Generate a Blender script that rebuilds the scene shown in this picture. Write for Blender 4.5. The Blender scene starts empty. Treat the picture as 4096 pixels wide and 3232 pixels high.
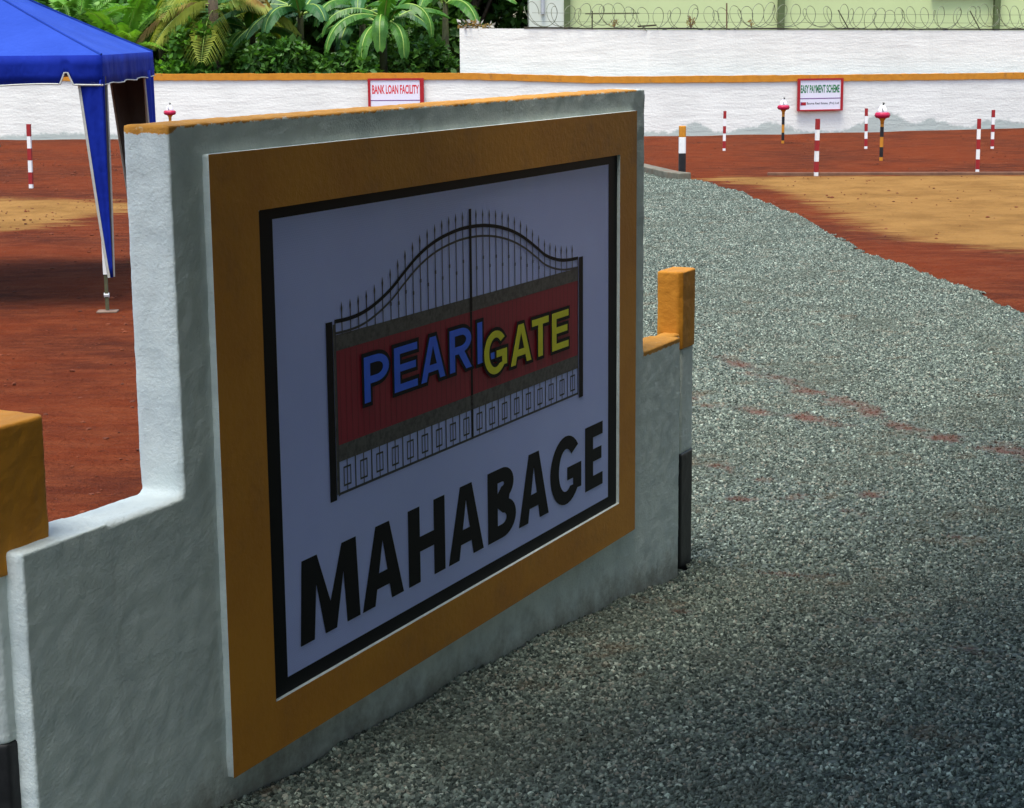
import bpy, bmesh, math, random
import numpy as np
from mathutils import Vector, Matrix

rng = np.random.default_rng(7)
random.seed(7)
S = bpy.context.scene
COL = S.collection
PI = math.pi

# ------------------------------------------------------------------ camera
cam_d = bpy.data.cameras.new('camera')
cam = bpy.data.objects.new('camera', cam_d)
COL.objects.link(cam)
PITCH, ROLL = 0.1994, -0.0084
fw = Vector((0, math.cos(PITCH), -math.sin(PITCH)))
up0 = Vector((0, math.sin(PITCH), math.cos(PITCH)))
r0 = Vector((1, 0, 0))
rt = r0 * math.cos(ROLL) + up0 * math.sin(ROLL)
up = up0 * math.cos(ROLL) - r0 * math.sin(ROLL)
cam.matrix_world = Matrix(((rt.x, up.x, -fw.x, 0), (rt.y, up.y, -fw.y, 0), (rt.z, up.z, -fw.z, 2.1), (0, 0, 0, 1)))
cam_d.sensor_fit = 'HORIZONTAL'
cam_d.sensor_width = 36
cam_d.lens = 63.99
cam_d.clip_start = 0.05
cam_d.clip_end = 2000
S.camera = cam

# ------------------------------------------------------------------ sky and sun
SUN_EL, SUN_AZ = math.radians(73), math.radians(200)      # azimuth clockwise from +Y (view direction)
w = bpy.data.worlds.new('World')
S.world = w
w.use_nodes = True
nt = w.node_tree
bg = nt.nodes['Background']
sky = nt.nodes.new('ShaderNodeTexSky')
sky.sky_type = 'NISHITA'
sky.sun_disc = False
sky.sun_elevation = SUN_EL
sky.sun_rotation = SUN_AZ
sky.air_density = 1.3
sky.dust_density = 1.8
sky.ozone_density = 1.0
nt.links.new(sky.outputs[0], bg.inputs[0])
bg.inputs[1].default_value = 0.10
sun_d = bpy.data.lights.new('sun', 'SUN')
sun_d.energy = 1.5
sun_d.angle = math.radians(24)
sun_d.color = (1.0, 0.96, 0.87)
sun = bpy.data.objects.new('sun', sun_d)
COL.objects.link(sun)
to_sun = Vector((math.sin(SUN_AZ) * math.cos(SUN_EL), math.cos(SUN_AZ) * math.cos(SUN_EL), math.sin(SUN_EL)))
sun.rotation_euler = to_sun.to_track_quat('Z', 'Y').to_euler()
sun.location = to_sun * 40
vs = S.view_settings
vs.view_transform = 'Standard'
vs.look = 'None'
vs.exposure = 1.68
vs.gamma = 1.0
vs.use_curve_mapping = False
S.render.film_transparent = False

# ------------------------------------------------------------------ helpers
def tag(o, label=None, cat=None, group=None, kind=None):
    if label: o['label'] = label
    if cat: o['category'] = cat
    if group: o['group'] = group
    if kind: o['kind'] = kind
    return o

def empty(name, loc=(0, 0, 0), rz=0.0):
    o = bpy.data.objects.new(name, None)
    o.empty_display_size = 0.1
    COL.objects.link(o)
    o.location = loc
    o.rotation_euler = (0, 0, rz)
    return o

class MB:
    def __init__(self):
        self.v, self.f, self.m, self.n = [], [], [], 0
    def add(self, verts, faces, mi=0):
        verts = [tuple(p) for p in verts]
        self.v += verts
        self.f += [tuple(i + self.n for i in fc) for fc in faces]
        self.m += [mi] * len(faces)
        self.n += len(verts)
        return self
    def box(self, x0, x1, y0, y1, z0, z1, mi=0):
        v = [(x0, y0, z0), (x1, y0, z0), (x1, y1, z0), (x0, y1, z0), (x0, y0, z1), (x1, y0, z1), (x1, y1, z1), (x0, y1, z1)]
        return self.add(v, [(0, 3, 2, 1), (4, 5, 6, 7), (0, 1, 5, 4), (1, 2, 6, 5), (2, 3, 7, 6), (3, 0, 4, 7)], mi)
    def prism(self, poly, z0, z1, mi=0):
        n = len(poly)
        v = [(x, y, z0) for x, y in poly] + [(x, y, z1) for x, y in poly]
        f = [tuple(range(n - 1, -1, -1)), tuple(range(n, 2 * n))] + [(i, (i + 1) % n, n + (i + 1) % n, n + i) for i in range(n)]
        return self.add(v, f, mi)
    def tube(self, pts, r, seg=6, mi=0, cap=True):
        pts = [Vector(p) for p in pts]
        rs = r if hasattr(r, '__len__') else [r] * len(pts)
        v, f = [], []
        ref = Vector((0.13, 0.27, 0.95))
        for i, p in enumerate(pts):
            t = (pts[min(i + 1, len(pts) - 1)] - pts[max(i - 1, 0)]).normalized()
            a = t.cross(ref)
            if a.length < 1e-3: a = t.cross(Vector((1, 0, 0)))
            a.normalize()
            b = t.cross(a)
            for k in range(seg):
                an = 2 * PI * k / seg
                v.append(p + (a * math.cos(an) + b * math.sin(an)) * rs[i])
        for i in range(len(pts) - 1):
            for k in range(seg):
                k2 = (k + 1) % seg
                f.append((i * seg + k, i * seg + k2, (i + 1) * seg + k2, (i + 1) * seg + k))
        if cap:
            f.append(tuple(range(seg - 1, -1, -1)))
            f.append(tuple((len(pts) - 1) * seg + k for k in range(seg)))
        return self.add(v, f, mi)
    def lathe(self, prof, seg=16, mi=0, c=(0, 0), lob=0.0, nl=6):
        v, f = [], []
        for r, z in prof:
            for k in range(seg):
                a = 2 * PI * k / seg
                rr = r * (1 + lob * math.cos(nl * a))
                v.append((c[0] + rr * math.cos(a), c[1] + rr * math.sin(a), z))
        for i in range(len(prof) - 1):
            for k in range(seg):
                k2 = (k + 1) % seg
                f.append((i * seg + k, i * seg + k2, (i + 1) * seg + k2, (i + 1) * seg + k))
        f.append(tuple(range(seg - 1, -1, -1)))
        f.append(tuple((len(prof) - 1) * seg + k for k in range(seg)))
        return self.add(v, f, mi)
    def build(self, name, mats, parent=None, smooth=False, loc=None):
        me = bpy.data.meshes.new(name)
        me.from_pydata(self.v, [], self.f)
        for m in (mats if isinstance(mats, (list, tuple)) else [mats]): me.materials.append(m)
        if len(me.materials) > 1: me.polygons.foreach_set('material_index', self.m)
        if smooth: me.polygons.foreach_set('use_smooth', [True] * len(me.polygons))
        me.update()
        o = bpy.data.objects.new(name, me)
        COL.objects.link(o)
        if parent is not None: o.parent = parent
        if loc is not None: o.location = loc
        return o

def copy_tree(o, parent=None):
    c = o.copy()
    COL.objects.link(c)
    if parent is not None: c.parent = parent
    for ch in list(o.children):
        copy_tree(ch, c)
    return c

def bevel(o, wd, seg=2):
    m = o.modifiers.new('bevel', 'BEVEL')
    m.width = wd
    m.segments = seg
    m.limit_method = 'ANGLE'
    m.angle_limit = math.radians(40)
    return o

_tex = {}
def roughen(o, voxel, strength, scale):
    """hand-plastered edges: remesh and push the surface in and out a little"""
    r = o.modifiers.new('remesh', 'REMESH')
    r.mode = 'VOXEL'
    r.voxel_size = voxel
    r.use_smooth_shade = True
    if scale not in _tex:
        t = bpy.data.textures.new('plaster_lumps', 'CLOUDS')
        t.noise_scale = scale
        t.noise_depth = 3
        _tex[scale] = t
    d = o.modifiers.new('lumps', 'DISPLACE')
    d.texture = _tex[scale]
    d.texture_coords = 'LOCAL'
    d.strength = strength
    d.mid_level = 0.5
    return o

# ------------------------------------------------------------------ materials
def N(nt, t, **kw):
    n = nt.nodes.new(t)
    for k, v in kw.items():
        if k in n.inputs.keys(): n.inputs[k].default_value = v
        else: setattr(n, k, v)
    return n

def mix(nt, fac, a, b, mode='MIX'):
    m = nt.nodes.new('ShaderNodeMix')
    m.data_type = 'RGBA'
    m.blend_type = mode
    for k, x in ((0, fac), (6, a), (7, b)):
        if isinstance(x, bpy.types.NodeSocket): nt.links.new(x, m.inputs[k])
        elif k == 0: m.inputs[0].default_value = x
        else: m.inputs[k].default_value = (*x, 1) if len(x) == 3 else x
    return m.outputs[2]

def ramp(nt, src, lo, hi, v0=0.0, v1=1.0):
    r = nt.nodes.new('ShaderNodeMapRange')
    r.interpolation_type = 'SMOOTHSTEP'
    nt.links.new(src, r.inputs[0])
    r.inputs[1].default_value, r.inputs[2].default_value = lo, hi
    r.inputs[3].default_value, r.inputs[4].default_value = v0, v1
    return r.outputs[0]

def noise(nt, co, scale, detail=4, rough=0.55, stretch=None):
    n = nt.nodes.new('ShaderNodeTexNoise')
    n.inputs['Scale'].default_value = scale
    n.inputs['Detail'].default_value = detail
    n.inputs['Roughness'].default_value = rough
    if stretch:
        mp = nt.nodes.new('ShaderNodeMapping')
        mp.inputs['Scale'].default_value = stretch
        nt.links.new(co, mp.inputs[0])
        co = mp.outputs[0]
    nt.links.new(co, n.inputs['Vector'])
    return n.outputs['Fac']

def new_mat(name):
    m = bpy.data.materials.new(name)
    m.use_nodes = True
    return m, m.node_tree, m.node_tree.nodes['Principled BSDF']

def coords(nt, kind='Object'):
    return nt.nodes.new('ShaderNodeTexCoord').outputs[kind]

def bumps(nt, bsdf, layers):
    """layers: (height socket, strength, distance)"""
    prev = None
    for h, st, d in layers:
        b = nt.nodes.new('ShaderNodeBump')
        b.inputs['Strength'].default_value = st
        b.inputs['Distance'].default_value = d
        nt.links.new(h, b.inputs['Height'])
        if prev is not None: nt.links.new(prev, b.inputs['Normal'])
        prev = b.outputs[0]
    nt.links.new(prev, bsdf.inputs['Normal'])

def paint(name, c, c2=None, rough=0.7, sc=6.0, amt=0.5, bump=0.25, bsc=90, dirt=None, dsc=2.0, dlo=0.55, dhi=0.75):
    """matt painted or plastered surface with blotches, wear and fine relief"""
    m, nt, b = new_mat(name)
    co = coords(nt)
    c2 = c2 or tuple(x * 0.82 for x in c)
    col = mix(nt, ramp(nt, noise(nt, co, sc, 5, 0.6), 0.35, 0.7, 0, amt), c, c2)
    if dirt:
        col = mix(nt, ramp(nt, noise(nt, co, dsc, 6, 0.68), dlo, dhi, 0, 0.8), col, dirt)
    nt.links.new(col, b.inputs['Base Color'])
    b.inputs['Roughness'].default_value = rough
    b.inputs['Specular IOR Level'].default_value = 0.3
    if bump:
        bumps(nt, b, [(noise(nt, co, bsc, 4, 0.65), bump, 0.004), (noise(nt, co, bsc * 0.2, 3), bump * 0.35, 0.010)])
    return m

WHITE_LIME = paint('white_limewash', (0.66, 0.71, 0.68), (0.53, 0.58, 0.56), 0.88, 7, 0.7, 0.8, 70, dirt=(0.42, 0.43, 0.37), dsc=1.5, dlo=0.54, dhi=0.84)
GOLD = paint('gold_paint', (0.55, 0.225, 0.018), (0.44, 0.17, 0.012), 0.75, 9, 0.8, 0.6, 55, dirt=(0.26, 0.115, 0.03), dsc=7, dlo=0.56, dhi=0.74)
def sign_plaster():
    m, nt, b = new_mat('sign_wall_plaster')
    co = coords(nt)
    def math_(op, x, y, z=None):
        n = nt.nodes.new('ShaderNodeMath'); n.operation = op
        for i, q in enumerate((x, y, z)):
            if q is None: continue
            if isinstance(q, bpy.types.NodeSocket): nt.links.new(q, n.inputs[i])
            else: n.inputs[i].default_value = q
        return n.outputs[0]
    sx = nt.nodes.new('ShaderNodeSeparateXYZ'); nt.links.new(co, sx.inputs[0])
    X, Y, Z = sx.outputs
    col = mix(nt, ramp(nt, noise(nt, co, 7, 5, 0.62), 0.35, 0.7, 0, 0.8), (0.64, 0.695, 0.66), (0.50, 0.56, 0.545))
    col = mix(nt, ramp(nt, noise(nt, co, 1.6, 6, 0.68), 0.52, 0.80, 0, 0.7), col, (0.40, 0.42, 0.36))
    col = mix(nt, ramp(nt, noise(nt, co, 2.6, 5, 0.7, (2.2, 1, 0.35)), 0.60, 0.78, 0, 0.55), col, (0.34, 0.36, 0.33))
    col = mix(nt, ramp(nt, noise(nt, co, 60, 3, 0.7), 0.63, 0.72, 0, 0.35), col, (0.36, 0.40, 0.38))
    # splash of mud above the gravel
    gl = math_('MULTIPLY_ADD', X, -0.072, 0.20)
    hgt = math_('SUBTRACT', Z, gl)
    sp = math_('MULTIPLY_ADD', noise(nt, co, 9, 5, 0.7), -0.34, hgt)
    col = mix(nt, ramp(nt, sp, -0.16, 0.02, 0.75, 0.0), col, (0.17, 0.15, 0.115))
    # gold paint brushed over the top edges
    nz = math_('MULTIPLY_ADD', noise(nt, co, 38, 4, 0.7), 0.030, -0.015)
    drip = ramp(nt, X, -0.17, -0.222, 0.0, 0.014)
    top = math_('ADD', math_('ADD', Z, nz), drip)
    f1 = math_('MULTIPLY', ramp(nt, top, 1.9045, 1.9085), ramp(nt, math_('MULTIPLY_ADD', nz, 2.5, X), 2.49, 2.47))
    led = math_('ADD', Z, nz)
    f2 = math_('MULTIPLY', ramp(nt, led, 0.941, 0.946), ramp(nt, X, 2.548, 2.556))
    f = math_('MAXIMUM', f1, f2)
    gold = mix(nt, ramp(nt, noise(nt, co, 14, 5, 0.7), 0.35, 0.7), (0.57, 0.26, 0.04), (0.46, 0.20, 0.03))
    gold = mix(nt, ramp(nt, noise(nt, co, 45, 4, 0.7), 0.58, 0.70, 0, 0.7), gold, (0.55, 0.42, 0.22))
    nt.links.new(mix(nt, f, col, gold), b.inputs['Base Color'])
    b.inputs['Roughness'].default_value = 0.88
    b.inputs['Specular IOR Level'].default_value = 0.25
    bumps(nt, b, [(noise(nt, co, 95, 4, 0.7), 0.75, 0.004), (noise(nt, co, 15, 4, 0.6, (1, 1, 1.8)), 0.08, 0.010), (noise(nt, co, 3.2, 4, 0.6, (1, 1, 2.2)), 0.2, 0.02)])
    return m
PLASTER = sign_plaster()
GOLD_FLAT = paint('gold_border_paint', (0.56, 0.225, 0.018), (0.47, 0.18, 0.014), 0.55, 3, 0.5, 0.12, 40)
BORDER_GOLD = paint('border_gold_paint', (0.58, 0.235, 0.018), (0.47, 0.175, 0.016), 0.62, 2.5, 0.8, 0.45, 45, dirt=(0.30, 0.125, 0.03), dsc=2.2, dlo=0.50, dhi=0.74)
BLACK_PAINT = paint('black_paint', (0.012, 0.012, 0.014), (0.03, 0.03, 0.032), 0.45, 12, 0.5, 0.2, 60)
WHITE_PAINT = paint('white_paint', (0.78, 0.78, 0.76), (0.66, 0.67, 0.65), 0.55, 14, 0.5, 0.15, 70)
RED_PAINT = paint('red_paint', (0.30, 0.018, 0.02), (0.22, 0.015, 0.018), 0.5, 14, 0.5, 0.15, 70)
CRIMSON = paint('crimson_paint', (0.45, 0.012, 0.06), (0.33, 0.012, 0.04), 0.4, 20, 0.5, 0.1, 70)
PRINT_BLACK = paint('print_black', (0.008, 0.009, 0.011), (0.012, 0.012, 0.014), 0.5, 3, 0.3, 0)
PRINT_BLACK.node_tree.nodes['Principled BSDF'].inputs['Specular IOR Level'].default_value = 0.08
PRINT_GREY = paint('print_grey', (0.10, 0.10, 0.095), (0.045, 0.045, 0.045), 0.5, 70, 1.0, 0)
PRINT_IRON = paint('print_iron', (0.035, 0.037, 0.045), (0.05, 0.05, 0.06), 0.5, 30, 0.6, 0)
PRINT_BLUE = paint('print_blue', (0.03, 0.16, 0.95), (0.02, 0.13, 0.82), 0.45, 20, 0.5, 0)
PRINT_YELLOW = paint('print_yellow', (0.72, 0.70, 0.02), (0.62, 0.58, 0.02), 0.45, 20, 0.5, 0)
PRINT_RED = paint('print_red', (0.62, 0.03, 0.04), (0.5, 0.03, 0.04), 0.5, 20, 0.5, 0)
PRINT_GREEN = paint('print_green', (0.02, 0.20, 0.05), (0.02, 0.12, 0.09), 0.5, 9, 0.8, 0)
PRINT_PURPLE = paint('print_purple', (0.14, 0.03, 0.20), None, 0.5, 9, 0.5, 0)
FRAME_RED = paint('frame_red', (0.36, 0.012, 0.018), None, 0.45, 9, 0.5, 0)
CONCRETE = paint('concrete', (0.17, 0.155, 0.115), (0.085, 0.08, 0.055), 0.9, 7, 0.8, 0.4, 50, dirt=(0.20, 0.10, 0.06), dsc=3)
STEEL = paint('galvanised_steel', (0.45, 0.46, 0.47), (0.33, 0.34, 0.35), 0.45, 20, 0.6, 0)
RUST = paint('rusty_iron', (0.16, 0.085, 0.05), (0.09, 0.05, 0.035), 0.8, 20, 0.8, 0.3, 80)
OLIVE_IRON = paint('olive_iron', (0.09, 0.09, 0.045), (0.06, 0.06, 0.035), 0.7, 20, 0.8, 0.2, 80)
WIRE = paint('razor_wire_steel', (0.16, 0.18, 0.11), (0.11, 0.12, 0.075), 0.55, 20, 0.6, 0)
BARK = paint('bark', (0.10, 0.075, 0.05), (0.05, 0.04, 0.03), 0.95, 5, 0.9, 0.8, 25)
TWIG = paint('dry_twig', (0.22, 0.13, 0.08), (0.14, 0.09, 0.06), 0.9, 20, 0.8, 0)
SHELL_WHITE = paint('glazed_white', (0.8, 0.78, 0.82), None, 0.3, 9, 0.3, 0)
DARK_GREY = paint('dark_grey', (0.05, 0.055, 0.05), None, 0.6, 9, 0.5, 0)

def vinyl():
    m, nt, b = new_mat('vinyl_banner')
    co = coords(nt)
    col = mix(nt, ramp(nt, noise(nt, co, 2.2, 4), 0.35, 0.7, 0, 0.7), (0.46, 0.535, 0.97), (0.41, 0.48, 0.92))
    nt.links.new(col, b.inputs['Base Color'])
    b.inputs['Roughness'].default_value = 0.42
    br = nt.nodes.new('ShaderNodeTexBrick')
    br.inputs['Scale'].default_value = 1.0
    br.inputs['Brick Width'].default_value = 0.009
    br.inputs['Row Height'].default_value = 0.006
    br.inputs['Mortar Size'].default_value = 0.0012
    br.inputs['Mortar Smooth'].default_value = 1.0
    sx = nt.nodes.new('ShaderNodeSeparateXYZ')
    cx = nt.nodes.new('ShaderNodeCombineXYZ')
    nt.links.new(co, sx.inputs[0])
    nt.links.new(sx.outputs[0], cx.inputs[0])
    nt.links.new(sx.outputs[2], cx.inputs[1])
    nt.links.new(cx.outputs[0], br.inputs['Vector'])
    bumps(nt, b, [(br.outputs['Fac'], 0.35, 0.0012), (noise(nt, co, 3.0, 2), 0.25, 0.02)])
    return m
VINYL = vinyl()

def wall_paint(name, base, patch):
    """whitewashed boundary wall: blotches, horizontal brush and course marks, bare grey patches near the ground"""
    m, nt, b = new_mat(name)
    co = coords(nt)
    col = mix(nt, ramp(nt, noise(nt, co, 0.9, 6, 0.65), 0.35, 0.7, 0, 0.75), base, tuple(x * 0.86 for x in base))
    col = mix(nt, ramp(nt, noise(nt, co, 2.2, 5, 0.6, (0.35, 0.35, 3.2)), 0.55, 0.75, 0, 0.45), col, tuple(x * 0.80 for x in base))
    col = mix(nt, ramp(nt, noise(nt, co, 1.5, 6, 0.7, (2.5, 1, 0.12)), 0.60, 0.78, 0, 0.5), col, tuple(x * 0.72 for x in base))
    col = mix(nt, ramp(nt, noise(nt, co, 3.0, 6, 0.72), 0.66, 0.76, 0, 0.45), col, (0.50, 0.54, 0.50))
    sx = nt.nodes.new('ShaderNodeSeparateXYZ')
    nt.links.new(co, sx.inputs[0])
    at = nt.nodes.new('ShaderNodeAttribute'); at.attribute_name = 'bare'
    mb = nt.nodes.new('ShaderNodeMath'); mb.operation = 'SUBTRACT'
    nt.links.new(sx.outputs[2], mb.inputs[0]); nt.links.new(at.outputs['Fac'], mb.inputs[1])
    mc = nt.nodes.new('ShaderNodeMath'); mc.operation = 'MULTIPLY_ADD'
    nt.links.new(noise(nt, co, 4, 6, 0.72), mc.inputs[0]); mc.inputs[1].default_value = 0.34; nt.links.new(mb.outputs[0], mc.inputs[2])
    col = mix(nt, ramp(nt, mc.outputs[0], 0.14, 0.22, 0.85, 0.0), col, patch)
    nt.links.new(col, b.inputs['Base Color'])
    b.inputs['Roughness'].default_value = 0.9
    b.inputs['Specular IOR Level'].default_value = 0.2
    bumps(nt, b, [(noise(nt, co, 22, 4), 0.35, 0.02), (noise(nt, co, 4, 4, 0.6, (0.3, 0.3, 2)), 0.3, 0.04)])
    return m
LOW_WALL = wall_paint('boundary_whitewash', (0.77, 0.775, 0.715), (0.37, 0.425, 0.39))
HIGH_WALL = wall_paint('upper_whitewash', (0.75, 0.755, 0.70), (0.75, 0.755, 0.70))

def soil():
    m, nt, b = new_mat('red_laterite_soil')
    co = coords(nt)
    a = nt.nodes.new('ShaderNodeAttribute'); a.attribute_name = 'sand'
    red = mix(nt, ramp(nt, noise(nt, co, 0.45, 6, 0.62), 0.34, 0.68), (0.165, 0.031, 0.009), (0.080, 0.020, 0.010))
    red = mix(nt, ramp(nt, noise(nt, co, 3.2, 6, 0.72, (0.6, 1.5, 1)), 0.40, 0.66, 0, 0.8), red, (0.20, 0.050, 0.018))
    red = mix(nt, ramp(nt, noise(nt, co, 11, 5, 0.7), 0.56, 0.74, 0, 0.75), red, (0.055, 0.016, 0.008))
    red = mix(nt, ramp(nt, noise(nt, co, 38, 3, 0.7), 0.66, 0.74, 0, 0.6), red, (0.33, 0.14, 0.07))
    sand = mix(nt, ramp(nt, noise(nt, co, 1.3, 6, 0.65), 0.35, 0.7), (0.355, 0.185, 0.055), (0.245, 0.122, 0.034))
    sand = mix(nt, ramp(nt, noise(nt, co, 9, 5, 0.7), 0.6, 0.75, 0, 0.6), sand, (0.20, 0.09, 0.03))
    ad = nt.nodes.new('ShaderNodeMath'); ad.operation = 'MULTIPLY_ADD'
    nt.links.new(noise(nt, co, 1.7, 6, 0.72, (0.45, 1.5, 1)), ad.inputs[0]); ad.inputs[1].default_value = 1.3
    nt.links.new(a.outputs['Fac'], ad.inputs[2])
    nt.links.new(mix(nt, ramp(nt, ad.outputs[0], 0.98, 1.30), red, sand), b.inputs['Base Color'])
    b.inputs['Roughness'].default_value = 0.95
    b.inputs['Specular IOR Level'].default_value = 0.05
    bumps(nt, b, [(noise(nt, co, 26, 5, 0.75), 1.0, 0.04), (noise(nt, co, 5, 5, 0.65), 0.9, 0.11)])
    return m
SOIL = soil()

def gravel(name, attr_type):
    m, nt, b = new_mat(name)
    a = nt.nodes.new('ShaderNodeAttribute'); a.attribute_name = 'streak'; a.attribute_type = attr_type
    g = nt.nodes.new('ShaderNodeNewGeometry').outputs['Position']
    if attr_type == 'INSTANCER':
        t = nt.nodes.new('ShaderNodeAttribute'); t.attribute_name = 'tone'; t.attribute_type = attr_type
        cr = nt.nodes.new('ShaderNodeValToRGB')
        e = cr.color_ramp.elements
        e[0].position = 0; e[0].color = (0.03, 0.037, 0.034, 1)
        e[1].position = 1; e[1].color = (0.46, 0.50, 0.45, 1)
        for p, c in ((0.35, (0.078, 0.092, 0.082)), (0.6, (0.142, 0.162, 0.145)), (0.82, (0.24, 0.265, 0.235)), (0.9, (0.25, 0.21, 0.18))):
            k = e.new(p); k.color = (*c, 1)
        nt.links.new(t.outputs['Fac'], cr.inputs[0])
        col = cr.outputs[0]
    else:
        v = nt.nodes.new('ShaderNodeTexVoronoi'); v.inputs['Scale'].default_value = 55
        nt.links.new(g, v.inputs['Vector'])
        sp = nt.nodes.new('ShaderNodeSeparateColor'); nt.links.new(v.outputs['Color'], sp.inputs[0])
        col = mix(nt, sp.outputs[0], (0.035, 0.042, 0.038), (0.17, 0.188, 0.172))
        bumps(nt, b, [(v.outputs['Distance'], 0.8, 0.012)])
    col = mix(nt, ramp(nt, noise(nt, g, 1.3, 6, 0.68), 0.46, 0.70, 0, 0.60), col, (0.085, 0.088, 0.072))
    col = mix(nt, ramp(nt, noise(nt, g, 2.3, 6, 0.72, (1, 1.3, 1)), 0.54, 0.70, 0, 0.55), col, (0.13, 0.085, 0.055))
    col = mix(nt, 1.0, col, (0.93, 1.0, 0.90), 'MULTIPLY')
    ad = nt.nodes.new('ShaderNodeMath'); ad.operation = 'MULTIPLY_ADD'
    nt.links.new(noise(nt, g, 7, 5, 0.75), ad.inputs[0]); ad.inputs[1].default_value = 1.0
    nt.links.new(a.outputs['Fac'], ad.inputs[2])
    col = mix(nt, ramp(nt, ad.outputs[0], 0.95, 1.35, 0, 0.8), col, (0.105, 0.036, 0.02))
    nt.links.new(col, b.inputs['Base Color'])
    b.inputs['Roughness'].default_value = 0.85
    b.inputs['Specular IOR Level'].default_value = 0.25
    return m
GRAVEL_BED = gravel('gravel_bed', 'GEOMETRY')
GRAVEL_STONE = gravel('gravel_chip', 'INSTANCER')

def leaf_mat(name, c, c2, trans=0.3, rough=0.45, sc=1.5):
    m, nt, b = new_mat(name)
    co = coords(nt)
    col = mix(nt, ramp(nt, noise(nt, co, sc, 3, 0.6), 0.35, 0.65), c, c2)
    nt.links.new(col, b.inputs['Base Color'])
    b.inputs['Roughness'].default_value = rough
    b.inputs['Specular IOR Level'].default_value = 0.35
    tr = nt.nodes.new('ShaderNodeBsdfTranslucent')
    nt.links.new(mix(nt, 1.0, col, (1.2, 1.35, 0.6), 'MULTIPLY'), tr.inputs[0])
    ms = nt.nodes.new('ShaderNodeMixShader'); ms.inputs[0].default_value = trans
    nt.links.new(b.outputs[0], ms.inputs[1]); nt.links.new(tr.outputs[0], ms.inputs[2])
    nt.links.new(ms.outputs[0], nt.nodes['Material Output'].inputs[0])
    return m
LEAF_DARK = leaf_mat('leaf_dark', (0.032, 0.095, 0.015), (0.065, 0.155, 0.024))
LEAF_MID = leaf_mat('leaf_mid', (0.045, 0.14, 0.018), (0.09, 0.21, 0.03))
LEAF_LIGHT = leaf_mat('leaf_light', (0.09, 0.25, 0.02), (0.17, 0.36, 0.04))
LEAF_BANANA = leaf_mat('leaf_banana', (0.04, 0.135, 0.016), (0.075, 0.21, 0.025), 0.3, sc=5)
LEAF_BANANA_DARK = leaf_mat('leaf_banana_dark', (0.03, 0.105, 0.03), (0.055, 0.16, 0.045), 0.25)
LEAF_DRY = leaf_mat('leaf_dry', (0.32, 0.24, 0.05), (0.26, 0.14, 0.05), 0.3, 0.7)
LEAF_YELLOW = leaf_mat('leaf_yellowing', (0.30, 0.33, 0.04), (0.22, 0.27, 0.04), 0.3, 0.6)
MIDRIB = paint('leaf_midrib', (0.26, 0.38, 0.08), None, 0.5, 9, 0.5, 0)
STEM_GREEN = paint('banana_stem', (0.07, 0.075, 0.03), (0.04, 0.035, 0.02), 0.8, 6, 0.9, 0.2, 40)

def fabric(name, c, c2, trans=0.25):
    m, nt, b = new_mat(name)
    co = coords(nt)
    col = mix(nt, ramp(nt, noise(nt, co, 1.6, 4), 0.35, 0.7), c, c2)
    nt.links.new(col, b.inputs['Base Color'])
    b.inputs['Roughness'].default_value = 0.8
    b.inputs['Specular IOR Level'].default_value = 0.12
    bumps(nt, b, [(noise(nt, co, 3.0, 4, 0.6, (1, 1, 0.5)), 0.6, 0.07), (noise(nt, co, 160, 2), 0.1, 0.002)])
    if trans:
        tr = nt.nodes.new('ShaderNodeBsdfTranslucent')
        nt.links.new(col, tr.inputs[0])
        ms = nt.nodes.new('ShaderNodeMixShader'); ms.inputs[0].default_value = trans
        nt.links.new(b.outputs[0], ms.inputs[1]); nt.links.new(tr.outputs[0], ms.inputs[2])
        nt.links.new(ms.outputs[0], nt.nodes['Material Output'].inputs[0])
    return m
BLUE_CLOTH = fabric('blue_canopy_cloth', (0.016, 0.048, 0.29), (0.022, 0.06, 0.34), 0.0)
DEEP_BLUE = fabric('deep_blue_cloth', (0.003, 0.014, 0.20), (0.005, 0.022, 0.27), 0.0)
GREY_LINING = fabric('grey_lining', (0.06, 0.055, 0.055), (0.08, 0.07, 0.07), 0.0)
WHITE_BINDING = paint('white_binding', (0.46, 0.46, 0.41), (0.34, 0.35, 0.30), 0.7, 20, 0.5, 0)
HOUSE_GREEN = paint('pale_green_render', (0.53, 0.60, 0.30), (0.48, 0.55, 0.27), 0.85, 0.5, 0.8, 0.2, 20)
HOUSE_GREY = paint('pale_grey_render', (0.62, 0.64, 0.55), (0.55, 0.58, 0.48), 0.85, 0.8, 0.8, 0.2, 20)
PILASTER = paint('olive_pilaster', (0.10, 0.13, 0.05), (0.075, 0.10, 0.04), 0.8, 2, 0.8, 0.2, 20)
HOUSE_GLASS, _nt, _b = new_mat('dark_window_glass')
_b.inputs['Base Color'].default_value = (0.02, 0.025, 0.025, 1)
_b.inputs['Roughness'].default_value = 0.08
GLASS_SHARD = paint('dark_moss_coping', (0.03, 0.03, 0.022), (0.07, 0.06, 0.04), 0.9, 9, 0.8, 0.4, 30)

# ------------------------------------------------------------------ terrain
def hz(y):
    return np.interp(y, [-40, 0, 3.5, 4.27, 4.65, 5.05, 5.6, 6.2, 6.7, 7.1, 7.8], [0.5, 0.31, 0.25, 0.222, 0.198, 0.175, 0.138, 0.078, 0.008, -0.04, 0.0])

def inside(px, py, poly):
    r = np.zeros(px.shape, bool)
    n = len(poly)
    for i in range(n):
        x1, y1 = poly[i]; x2, y2 = poly[(i + 1) % n]
        if y1 == y2: continue
        c = ((y1 > py) != (y2 > py)) & (px < (x2 - x1) * (py - y1) / (y2 - y1) + x1)
        r ^= c
    return r

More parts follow.
